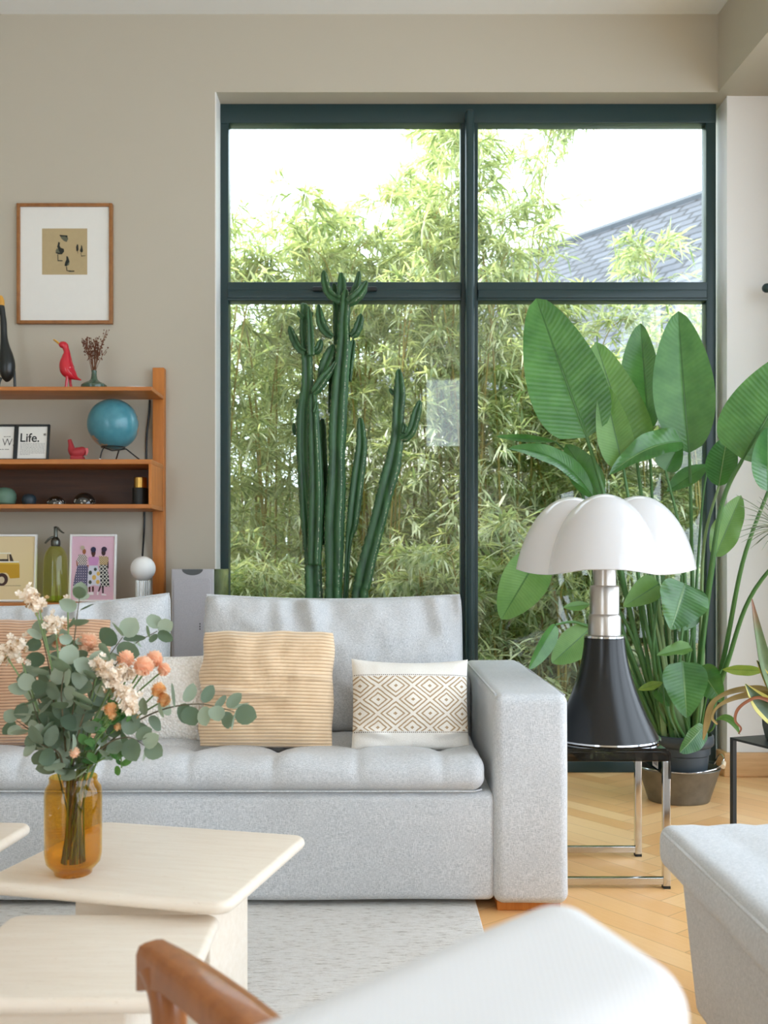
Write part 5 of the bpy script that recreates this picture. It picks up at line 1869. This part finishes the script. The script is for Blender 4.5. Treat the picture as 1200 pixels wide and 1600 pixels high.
big_leaf((1086, 954, 4.02), (1058, 986, 4.0), 17, 18, roll=-20, fold=18, kind='heart', m=M['bop_low'], stalk=(root(.03), (1076, 1040, 4.05)), stalk_r=.005)
big_leaf((1080, 1012, 3.95), (1026, 1024, 3.93), 15, 14, roll=40, fold=30, wave=.12, kind='heart', m=bpy.data.materials['light_green_leaf'], stalk=(root(.02, -.04), (1070, 1080, 3.98)), stalk_r=.005)
big_leaf((1066, 1034, 3.88), (1073, 1122, 3.85), 36, 34, bow=.04, roll=4, fold=10, wave=.03, kind='heart', m=M['bop_low'], stalk=(root(.0, -.06), (1050, 1110, 3.98), (1058, 1050, 3.94)), stalk_r=.0065)
big_leaf((1092, 1042, 3.95), (1130, 1098, 3.9), 26, 26, roll=30, fold=16, wave=.06, kind='heart', m=M['bop_low'], stalk=(root(.04, -.04), (1092, 1090, 3.97)), stalk_r=.006)
big_leaf((1128, 1046, 3.98), (1197, 1048, 3.92), 9, 9, roll=10, fold=12, kind='thin', m=M['bop_y'], stalk=(root(.07, -.02), (1104, 1090, 4.02)), stalk_r=.004, wave=.15)
big_leaf((1100, 1134, 3.95), (1062, 1176, 3.90), 20, 17, bow=.05, roll=-10, fold=12, wave=.05, m=M['bop_low'], stalk=(root(.045, -.05), (1098, 1150, 3.98)), stalk_r=.005)
big_leaf((1036, 1066, 4.0), (997, 1078, 3.97), 8, 7, roll=30, fold=16, kind='thin', m=M['bop_y'], stalk=(root(-.02, -.03), (1040, 1110, 4.0)), stalk_r=.004, wave=.1)
big_leaf((1028, 1076, 4.02), (1047, 1104, 4.0), 11, 12, roll=10, fold=12, kind='heart', stalk=(root(-.02), (1030, 1110, 4.03)), stalk_r=.004)
big_leaf((1118, 1126, 4.02), (1156, 1148, 3.95), 6, 6, roll=0, fold=12, kind='thin', mid=(1142, 1110, 3.98), m=bpy.data.materials['light_green_leaf'], stalk=(root(.07, 0), (1112, 1140, 4.03)), stalk_r=.004)
# upright stalks and sheaths
for k_ in range(22):
    bx_ = R.uniform(-.095, .085)
    by_ = R.uniform(-.07, .07)
    tx_ = 1000 + (bx_ + .095) / .18 * 92 + R.uniform(-10, 10)
    ty_ = R.uniform(800, 1000)
    p0 = Vector((pot_c.x + bx_, pot_c.y + by_, .26))
    p2 = P(tx_, ty_, pot_c.y + by_ * 1.2)
    p1 = p0.lerp(p2, .5) + Vector((R.uniform(-.012, .012), 0, 0))
    sp_ = smooth_path([p0, p1, p2], 6)
    mb = MB().tube(sp_, [R.uniform(.008, .0105) * (1.35 - .8 * i / 12) for i in range(13)], 8, flat=(1, .7))
    mb.build('stalk', M['stalk'] if k_ % 3 else M['stalk2'], bop)
for k_, (x_, y_) in enumerate(((1112, 1068), (1048, 1020), (1078, 1010), (1018, 1030), (1100, 1000))):
    p0 = Vector((pot_c.x - .07 + k_ * .032, pot_c.y - .03, .26))
    p2 = P(x_, y_, pot_c.y - .02)
    MB().tube(smooth_path([p0, p0.lerp(p2, .5), p2], 5), [.019, .019, .018, .017, .016, .015, .013, .011, .009, .006, .002], 10, flat=(1, .6)).build('sheath', M['stalk2'], bop)

# ================================================================== BLACK TABLE WITH SUCCULENTS
bt = thing('side_table', (1.5, 3.3, 0), 'slim black metal table at the frame edge carrying spiky succulents', 'side table')
c0 = P(1140.5, 1152, 3.42); TZ2 = c0.z
e1 = Vector((.978, .208, 0)); e2 = Vector((.40, -.9165, 0))
e1 = Vector((math.cos(math.radians(6)), math.sin(math.radians(6)), 0)); e2 = Vector((math.sin(math.radians(6)), -math.cos(math.radians(6)), 0))
e1, e2 = Vector((.94, .34, 0)), Vector((.34, -.94, 0))


def tp2(a, b, z):
    q = c0 + e1 * a + e2 * b
    return Vector((q.x, q.y, z))


S2 = .46
mb = MB()
vs = [tp2(a, b, z) for z in (TZ2 - .008, TZ2) for a, b in ((0, 0), (S2, 0), (S2, S2), (0, S2))]
mb.add(vs, [(0, 1, 2, 3), (7, 6, 5, 4), (0, 4, 5, 1), (1, 5, 6, 2), (2, 6, 7, 3), (3, 7, 4, 0)])
mb.build('tabletop', M['black'], bt, smooth=False)
for a, b in ((0, 0), (S2, 0), (S2, S2), (0, S2)):
    a2, b2 = (a - .016 if a else a), (b - .016 if b else b)
    vs = [tp2(x, y, z) for z in (0, TZ2 - .007) for x, y in ((a2, b2), (a2 + .016, b2), (a2 + .016, b2 + .016), (a2, b2 + .016))]
    MB().add(vs, [(0, 1, 2, 3), (7, 6, 5, 4), (0, 4, 5, 1), (1, 5, 6, 2), (2, 6, 7, 3), (3, 7, 4, 0)]).build('leg', M['black'], bt, smooth=False)


def ribbon(mb, pts, w, d, cup=.25, wave=0.0, nrm=(0, -1, 0)):
    """A tapering leaf blade along photo points (x, y, width px)."""
    path = smooth_path([P(q[0], q[1], q[3] if len(q) > 3 else d) for q in pts], 7)
    wd = lerp_list([q[2] * d / F_PX for q in pts], 7)
    rows, uvs = [], []
    n_ = len(path)
    for i in range(n_):
        tg = (path[min(i + 1, n_ - 1)] - path[max(i - 1, 0)]).normalized()
        s_ = tg.cross(Vector(nrm)).normalized()
        u_ = s_.cross(tg)
        row, uvr = [], []
        for q in (-1, -.6, 0, .6, 1):
            row.append(path[i] + s_ * wd[i] * .5 * q + u_ * wd[i] * cup * abs(q))
            uvr.append((i / (n_ - 1), q))
        rows.append(row)
        uvs.append(uvr)
    back = [[p - Vector(nrm) * .004 for p in r] for r in rows]
    mb.grid(rows, uvs)
    mb.grid([r[::-1] for r in back], [q[::-1] for q in uvs])
    return mb


t = NT('snake_plant_leaf')
u = t.xyz(t.coords(kind='UV'))
edge = t.math('GREATER_THAN', t.math('ABSOLUTE', u[1]), .62)
nz = t.noise(t.coords((3, 3, 30)), 4, 3)
M['sans'] = t.pbr(t.mix(edge, t.mix(nz, lin((44, 62, 40)), lin((92, 110, 74))), lin((206, 196, 104))), .4)
t = NT('aloe_leaf')
u = t.xyz(t.coords(kind='UV'))
tipf = t.math('MULTIPLY_ADD', u[0], 3.2, -1.9, clamp=True)
M['aloe'] = t.pbr(t.mix(tipf, t.mix(t.noise(t.coords(), 30, 3), lin((84, 106, 70)), lin((122, 140, 98))), lin((142, 104, 84))), .45)
M['drying'] = leaf_mat('drying_leaf', (140, 120, 72), (176, 150, 92), .2, .5, per_leaf=False)
M['brown_leaf'] = leaf_mat('withered_leaf', (132, 76, 48), (150, 92, 56), .15, .5, per_leaf=False)
sp2 = P(1216, 1150, 3.36)
sp2.z = TZ2
snake = thing('potted_snake_plant', sp2, 'potted snake plant with yellow-edged and drooping drying leaves on the black metal table', 'plant')
MB().lathe([(.034, 0), (.042, .006), (.052, .05), (.053, .075), (.046, .075), (.044, .06), (.001, .06)], sp2, 32).build('pot', plain('grey_green_pot', (88, 92, 88), .6), snake)
DP = 3.36
ribbon(MB(), [(1214, 1090, 20), (1196, 1040, 20), (1187, 1000, 14), (1181, 970, 9), (1175, 936, 1.5)], 0, DP, .3).build('leaf', M['aloe'], snake, angle=0)
ribbon(MB(), [(1216, 1134, 18), (1204, 1116, 30), (1188, 1098, 30), (1176, 1084, 18), (1165, 1069, 2)], 0, DP - .02, .2).build('leaf', M['sans'], snake, angle=0)
ribbon(MB(), [(1222, 1100, 16), (1206, 1072, 18), (1194, 1052, 11), (1183, 1032, 1.5)], 0, DP, .2).build('leaf', M['sans'], snake, angle=0)
ribbon(MB(), [(1218, 1098, 16), (1196, 1080, 14), (1172, 1076, 10), (1144, 1080, 8), (1122, 1090, 6), (1110, 1104, 9), (1104, 1130, 10), (1099, 1156, 2)], 0, DP + .05, .15).build('leaf', M['drying'], snake, angle=0)
ribbon(MB(), [(1216, 1096, 14), (1190, 1084, 12), (1160, 1087, 9), (1134, 1096, 6), (1118, 1108, 4), (1113, 1122, 4), (1121, 1132, 3)], 0, DP + .02, .15).build('leaf', M['drying'], snake, angle=0)
ribbon(MB(), [(1214, 1100, 8), (1186, 1090, 5), (1166, 1097, 4.5), (1152, 1110, 4.5), (1149, 1126, 3.5), (1158, 1138, 2.5), (1154, 1147, 1)], 0, DP - .04, .15).build('leaf', M['brown_leaf'], snake, angle=0)
rt_ = MB()
sp3 = tp2(.27, .20, TZ2)
grass = thing('potted_dragon_tree', sp3, 'spiky dragon tree whose needle leaves reach in above the black table', 'plant')
MB().lathe([(.04, 0), (.05, .006), (.06, .09), (.054, .09), (.052, .08), (.001, .08)], sp3, 30).build('pot', M['clay'], grass)
top_ = P(1222, 826, sp3.y)
MB().tube(smooth_path([sp3 + Vector((0, 0, .08)), sp3 + Vector((.01, 0, .3)), top_], 6), .007, 8).build('trunk', plain('dragon_tree_bark', (120, 104, 84), .8), grass)
ndl = leaf_mat('needle_leaf', (78, 92, 74), (150, 156, 132), .1, .5)
nm_ = MB()
for (x_, y_) in ((1150, 773), (1156, 790), (1158, 812), (1152, 831), (1150, 842), (1158, 848), (1172, 846), (1180, 852), (1166, 804), (1172, 790), (1186, 776), (1190, 860), (1168, 826), (1160, 822)):
    p2 = P(x_, y_, sp3.y + R.uniform(-.05, .05))
    p1 = top_.lerp(p2, .5) + Vector((0, 0, .012))
    nm_.tube(smooth_path([top_, p1, p2], 4), [.0022] * 4 + [.0016] * 3 + [.0010, .0003], 4, flat=(1, .4))
for k_ in range(40):
    dv = Vector((R.uniform(-.3, 1), R.uniform(-.8, .8), R.uniform(-.4, 1))).normalized() * R.uniform(.12, .2)
    nm_.tube(smooth_path([top_, top_ + dv * .5 + Vector((0, 0, .012)), top_ + dv], 3), [.0022] * 3 + [.0016] * 2 + [.0010, .0003], 4, flat=(1, .4))
nm_.build('leaves', ndl, grass)

# ================================================================== VASE AND BOUQUET
DV = 1.945
q = P(114.5, 1352, DV)
VX, VY, VZ = q.x, DV, 0.38
k2 = DV / F_PX
M['amber'] = thin_glass('amber_glass', (0.88, 0.68, 0.25), 1.0)
M['amber_in'] = thin_glass('amber_glass_inner', (0.96, 0.84, 0.52), .5)
vase = thing('glass_vase', (VX, VY, VZ), 'tall amber glass jar vase half full of water on the square travertine table', 'vase')
VH = (1352 - 1199) * k2
prof = [(.001, .004), (.034, .0), (.0375, .003), (.0385, .010), (.045, .016), (.0535, .026), (.0562, .042), (.0565, VH * .5), (.0565, VH - .034), (.0545, VH - .022), (.0485, VH - .014), (.047, VH - .009), (.0475, VH - .002), (.046, VH)]
MB().lathe(prof, (VX, VY, VZ), 56, cap=False).build('glass', M['amber'], vase, angle=50)
inn = [(.0001, .016), (.034, .016), (.048, .024), (.0525, .042), (.053, VH * .5), (.053, VH - .036), (.051, VH - .024), (.0455, VH - .014), (.0445, VH - .004), (.046, VH)]
MB().lathe(inn, (VX, VY, VZ), 56, cap=False).build('inner_glass', M['amber_in'], vase, angle=50)
WZ = (1352 - 1290) * k2 + .004
MB().lathe([(.0001, .019), (.046, .026), (.0515, .044), (.052, WZ), (.0001, WZ)], (VX, VY, VZ), 48, cap=False).build('water', thin_glass('amber_water', (0.98, 0.95, 0.85), .8), vase, angle=30)

M['euc'] = leaf_mat('silver_dollar_leaf', (78, 96, 78), (168, 180, 162), .22, .5, spec=.25, tcol=(150, 178, 130))
M['euc_stem'] = plain('eucalyptus_stem', (92, 84, 62), .7, var=.3, scale=20)
M['green_stem'] = plain('green_stem', (98, 128, 66), .55, var=.2)
M['peach'] = leaf_mat('peach_petals', (252, 212, 180), (255, 236, 212), .4, .7, spec=.2, tcol=(252, 214, 188))
M['orange'] = leaf_mat('apricot_petals', (250, 206, 146), (255, 228, 180), .4, .7, spec=.2, tcol=(252, 214, 160))
M['cream'] = leaf_mat('cream_petals', (240, 222, 198), (253, 246, 236), .3, .7, spec=.2, tcol=(252, 242, 228))
M['tan_bud'] = leaf_mat('tan_dry_buds', (176, 140, 96), (208, 176, 132), .15, .8, spec=.1)
M['fresh'] = leaf_mat('fresh_green_leaf', (58, 104, 52), (96, 144, 78), .3, .45)


def foot_pt(k_):
    a = k_ * 2.4
    return Vector((VX + .022 * math.cos(a), VY + .022 * math.sin(a), VZ + .024))


def neck_pt(dx, dy=0.0):
    return Vector((VX + dx, VY + dy, VZ + VH - .006))


def round_leaf(mb, base, dirv, nrm, rad, asp=1.0):
    """A cupped round leaf attached at its base."""
    d_ = dirv.normalized()
    s_ = d_.cross(nrm)
    if s_.length < 1e-3:
        s_ = d_.cross(Vector((0.3, .2, 1)))
    s_.normalize()
    n_ = s_.cross(d_).normalized()
    c = base + d_ * rad * 1.08
    vs, fs = [c - n_ * rad * .10], []
    N = 12
    cup = R.uniform(.0, .22)
    bend = R.uniform(-.25, .25)
    for rr_ in (.55, 1.0):
        for k_ in range(N):
            a = 2 * math.pi * k_ / N
            ca_, sa_ = math.cos(a), math.sin(a)
            rl = rr_ * (1 + (.12 if k_ == 0 else 0) * rr_)
            vs.append(c + d_ * rad * rl * ca_ + s_ * rad * asp * rl * sa_ + n_ * rad * (cup * (rr_ ** 2) * abs(sa_) ** 1.5 + bend * ca_ * rr_ - .10 * (1 - rr_)))
    for k_ in range(N):
        fs.append((0, 1 + k_, 1 + (k_ + 1) % N))
        fs.append((1 + k_, 1 + N + k_, 1 + N + (k_ + 1) % N, 1 + (k_ + 1) % N))
    # petiole
    mb.add(vs, fs)


EG = 'eucalyptus branches in the amber vase'


def eucalyptus(k_, pts, n_pairs, rad0, rad1, label, group=EG, start=.12, tipcut=1.0):
    """pts: photo points (x, y, depth offset) from the jar's mouth outward."""
    dx = max(-.034, min(.034, (pts[0][0] - 114.5) * k2 * .9))
    root_ = foot_pt(k_)
    r = thing('eucalyptus_branch', root_, label, 'branch', group)
    out = [P(x, y, DV + dd) for x, y, dd in pts[1:]]
    path = smooth_path([root_, neck_pt(dx, pts[0][2])] + out, 10)
    path = path[:10] + smooth_path([path[10]] + out, 14)
    n_ = len(path)
    MB().tube(path, [.0028 - .0020 * i / n_ for i in range(n_)], 6).build('stem', M['euc_stem'], r)
    lf = MB()
    vis = path[10:]
    m_ = len(vis) - 1
    for j in range(n_pairs):
        f_ = start + (1 - start) * (j + R.uniform(-.15, .15)) / max(1, n_pairs - 1)
        f_ = max(0, min(.999, f_))
        q = f_ * m_
        i = min(int(q), m_ - 1)
        p_ = vis[i].lerp(vis[i + 1], q - i)
        tg = (vis[i + 1] - vis[i]).normalized()
        a = R.uniform(0, 6.283)
        s_ = tg.cross(Vector((0, 1, .2))).normalized()
        u_ = s_.cross(tg)
        rad = (rad0 + (rad1 - rad0) * f_) * R.uniform(.82, 1.15)
        for sgn in (1, -1):
            rd = (s_ * math.cos(a) + u_ * math.sin(a)) * sgn
            dv = (rd + tg * R.uniform(.1, .6)).normalized()
            nm2 = Vector((R.uniform(-.9, .9), -1.0, R.uniform(-.5, 1.1)))
            if abs(dv.dot(nm2.normalized())) > .8:
                nm2 = tg
            round_leaf(lf, p_ + rd * .003, dv, nm2, rad * R.uniform(.8, 1.1), R.uniform(.68, 1.0))
    round_leaf(lf, vis[-1], (vis[-1] - vis[-3]).normalized(), Vector((.2, -1, .3)), rad1 * .9)
    lf.build('leaves', M['euc'], r, angle=0)
    return r


px = k2      # one photo pixel at the vase's distance
EUC = [
    (((112, 1200, .0), (106, 1100, .0), (116, 1000, .01), (124, 935, .02)), 7, 13, 11, 'tallest eucalyptus branch, rising straight up with a pale topmost leaf'),
    (((104, 1200, .0), (86, 1110, -.01), (78, 1050, .0), (66, 995, .02)), 7, 13, 12, 'eucalyptus branch leaning toward the terracotta-tan cushion, with paired round leaves'),
    (((100, 1200, .01), (70, 1160, .01), (48, 1142, .0), (26, 1126, .0)), 5, 14, 10, 'low eucalyptus branch reaching out over the far end of the sofa seat'),
    (((104, 1200, -.02), (84, 1165, -.03), (62, 1130, -.04), (46, 1080, -.04)), 6, 13, 12, 'outermost leafy eucalyptus branch overlapping the terracotta-tan cushion'),
    (((122, 1200, .01), (136, 1110, .03), (162, 1040, .04), (192, 995, .05)), 6, 15, 15, 'eucalyptus branch with large leaves rising toward the gap between the back cushions'),
    (((120, 1200, .02), (150, 1100, .06), (195, 1020, .09), (246, 986, .10)), 6, 12, 12, 'eucalyptus branch behind the peach flowers, in front of the back cushion'),
    (((128, 1200, -.01), (182, 1150, -.02), (245, 1112, -.02), (310, 1100, -.02), (366, 1112, -.02)), 10, 13, 15, 'longest eucalyptus branch, stretching sideways across the ribbed tan cushion'),
    (((126, 1200, -.02), (160, 1168, -.04), (198, 1152, -.05), (226, 1165, -.05)), 4, 14, 13, 'short eucalyptus branch drooping in front of the knobbly cream cushion'),
    (((112, 1200, -.02), (100, 1140, -.05), (96, 1080, -.06), (104, 1040, -.05)), 6, 14, 14, 'eucalyptus branch in the middle of the bouquet above the jar mouth'),
    (((116, 1200, -.02), (124, 1140, -.06), (140, 1090, -.06), (150, 1050, -.05)), 6, 14, 14, 'eucalyptus branch just below the cream statice flowers'),
    (((108, 1200, .02), (96, 1130, .05), (92, 1070, .06), (96, 1010, .06)), 6, 13, 12, 'eucalyptus branch at the back of the bouquet below the pinkish blooms'),
    (((108, 1200, -.03), (94, 1180, -.06), (74, 1168, -.07), (58, 1160, -.06)), 4, 13, 11, 'lowest eucalyptus sprig hanging beside the jar rim'),
    (((116, 1200, .0), (112, 1150, -.03), (114, 1110, -.05), (124, 1072, -.05)), 5, 14, 13, 'short eucalyptus sprig in front at the heart of the bouquet'),
    (((106, 1200, .03), (80, 1140, .05), (62, 1100, .05), (52, 1060, .04)), 6, 13, 12, 'eucalyptus branch at the back, beside the terracotta-tan cushion'),
]
for k_, (pts, npair, r0, r1, lab) in enumerate(EUC):
    eucalyptus(k_, pts, npair + 2, r0 * px * 1.22, r1 * px * 1.22, lab)


def pompom(mb, c, rad, n=150):
    for k_ in range(n):
        z = 1 - 2 * (k_ + .5) / n
        a = k_ * 2.39996
        rr_ = math.sqrt(1 - z * z)
        d_ = Vector((rr_ * math.cos(a), rr_ * math.sin(a), z))
        d_ = (d_ + Vector((R.uniform(-.2, .2), R.uniform(-.2, .2), R.uniform(-.2, .2)))).normalized()
        s_ = d_.cross(Vector((.3, .5, .8))).normalized()
        u_ = s_.cross(d_)
        w_ = rad * .17
        b_ = c + d_ * rad * .45
        e_ = c + d_ * rad * R.uniform(.9, 1.08)
        mb.add([b_ - s_ * w_ * .6, b_ + s_ * w_ * .6, b_.lerp(e_, .7) + s_ * w_ + u_ * w_ * .3, e_ + u_ * w_ * .5, b_.lerp(e_, .7) - s_ * w_ + u_ * w_ * .3], [(0, 1, 2, 4), (4, 2, 3)])


def cluster(mb, c, sx_, sz_, n, fr):
    for k_ in range(n):
        p_ = c + Vector((R.gauss(0, .45) * sx_, R.gauss(0, .45) * sx_, R.gauss(0, .45) * sz_))
        ax_ = Vector((R.uniform(-1, 1), R.uniform(-1.2, .3), R.uniform(-.3, 1))).normalized()
        s_ = ax_.cross(Vector((.2, .3, 1))).normalized()
        u_ = s_.cross(ax_)
        for m_ in range(5):
            a = 2 * math.pi * m_ / 5
            o_ = s_ * math.cos(a) + u_ * math.sin(a)
            t_ = s_ * -math.sin(a) + u_ * math.cos(a)
            mb.add([p_, p_ + o_ * fr * .7 + t_ * fr * .42 + ax_ * fr * .35, p_ + o_ * fr + ax_ * fr * .5, p_ + o_ * fr * .7 - t_ * fr * .42 + ax_ * fr * .35], [(0, 1, 2, 3)])


FL = [  # kind, heads [(x, y, dd, radius px)], bend point, label
    ('peach', [(196, 1030, -.02, 13)], (160, 1120), 'peach pompom flower highest in its group, in front of the grey back cushion'),
    ('peach', [(224, 1041, -.04, 14.5)], (170, 1130), 'roundest peach pompom flower, facing the camera above the knobbly cushion'),
    ('peach', [(241, 1030, .02, 13), (256, 1046, .02, 10)], (180, 1120), 'two-headed peach pompom stem farthest from the shelf'),
    ('orange', [(248, 1078, -.02, 11), (256, 1094, -.02, 10)], (190, 1140), 'apricot pompom flower hanging lowest over the knobbly cream cushion'),
    ('peach', [(96, 1001, .03, 10), (88, 1006, .03, 7)], (106, 1100), 'small rusty pink bloom beneath the topmost eucalyptus leaves'),
    ('peach', [(137, 1004, .03, 15)], (122, 1100), 'pink and cream bloom in front of the fine-ribbed cushion edge'),
    ('orange', [(173, 1108, -.06, 10), (176, 1118, -.06, 7)], (146, 1160), 'small apricot bloom below the cream statice'),
    ('orange', [(184, 1136, -.04, 6)], (150, 1170), 'tiny rust-coloured bud on a green stem'),
    ('peach', [(117, 1176, -.08, 8)], (112, 1190), 'single peach bud just above the jar rim'),
    ('cream', [(50, 934, .0, 16), (60, 946, .0, 11)], (84, 1060), 'cream statice cluster standing highest at the edge of the bouquet'),
    ('cream', [(86, 974, .0, 15)], (96, 1080), 'cream statice cluster below the highest one'),
    ('cream', [(106, 944, .03, 9)], (108, 1060), 'small cream statice sprig in front of the glass siphon'),
    ('cream', [(26, 1010, .0, 19), (8, 1022, .0, 13)], (60, 1110), 'cream statice cluster reaching the frame edge'),
    ('cream', [(156, 1036, -.06, 15), (166, 1050, -.06, 13)], (134, 1130), 'cream statice cluster in the middle of the bouquet'),
    ('cream', [(184, 1052, -.06, 16), (178, 1068, -.06, 13)], (142, 1140), 'large cream statice cluster beside the peach pompoms'),
    ('cream', [(198, 1086, -.07, 17), (206, 1104, -.07, 13)], (150, 1150), 'cream and apricot statice cluster lowest in the middle'),
    ('cream', [(204, 1052, .0, 9)], (160, 1130), 'thin white statice sprig between the pompoms'),
]
for k_, (kd, heads, bend, lab) in enumerate(FL):
    rt = foot_pt(k_ + 20)
    nm_ = {'peach': 'pompom_flower', 'orange': 'pompom_flower', 'cream': 'statice_flower'}[kd]
    r = thing(nm_, rt, lab, 'flower', 'pompom flowers in the amber vase' if kd != 'cream' else 'statice flowers in the amber vase')
    st_, hd, bd_ = MB(), MB(), MB()
    for i, (x, y, dd, rad) in enumerate(heads):
        c = P(x, y, DV + dd)
        bp = P(bend[0], bend[1], DV + dd * .6)
        nk = neck_pt(max(-.034, min(.034, (bend[0] - 114.5) * k2 * .4)), dd * .3)
        st_.tube(smooth_path([rt, nk, bp, c], 8), .0018, 5)
        rr_ = rad * k2
        if kd == 'cream':
            cluster(hd, c, rr_, rr_, int(10 + rad * 2.0), .0078)
            cluster(bd_, c + Vector((0, .006, -.006)), rr_ * .9, rr_ * .9, int(5 + rad * .7), .005)
        else:
            pompom(hd, c, rr_ * 1.12, 190 if rad > 9 else 90)
            hd.ball(c, rr_ * .72, 12, 8)
    st_.build('stem', M['green_stem'] if kd != 'cream' else M['stalk2'], r)
    hd.build('flower_head', M[kd], r, smooth=False)
    if bd_.v:
        bd_.build('buds', M['tan_bud'], r, smooth=False)
# fresh green sprigs
for k_, (pts, lab) in enumerate((
        (((128, 1200), (160, 1186), (186, 1178), (190, 1200)), 'fresh green leafy sprig hanging beside the jar rim over the sofa seat'),
        (((124, 1200), (150, 1160), (172, 1130), (186, 1100)), 'thin fresh green stems fanning out beneath the apricot bloom'),
        (((122, 1200), (140, 1150), (165, 1120), (205, 1115)), 'thin green stems beneath the statice, above the jar'))):
    rt = foot_pt(k_ + 50)
    r = thing('green_sprig', rt, lab, 'sprig')
    out = [P(x, y, DV - .05) for x, y in pts[1:]]
    path = smooth_path([rt, neck_pt(.02, -.02)] + out, 8)
    MB().tube(path, .0016, 5).build('stem', M['green_stem'], r)
    lf = MB()
    for j in range(14):
        i = R.randint(14, len(path) - 1)
        dv = Vector((R.uniform(-1, 1), R.uniform(-.6, .4), R.uniform(-.8, .8)))
        round_leaf(lf, path[i], dv, Vector((.1, -1, .3)), R.uniform(.007, .014), R.uniform(.45, .7))
    lf.build('leaves', M['fresh'], r, angle=0)
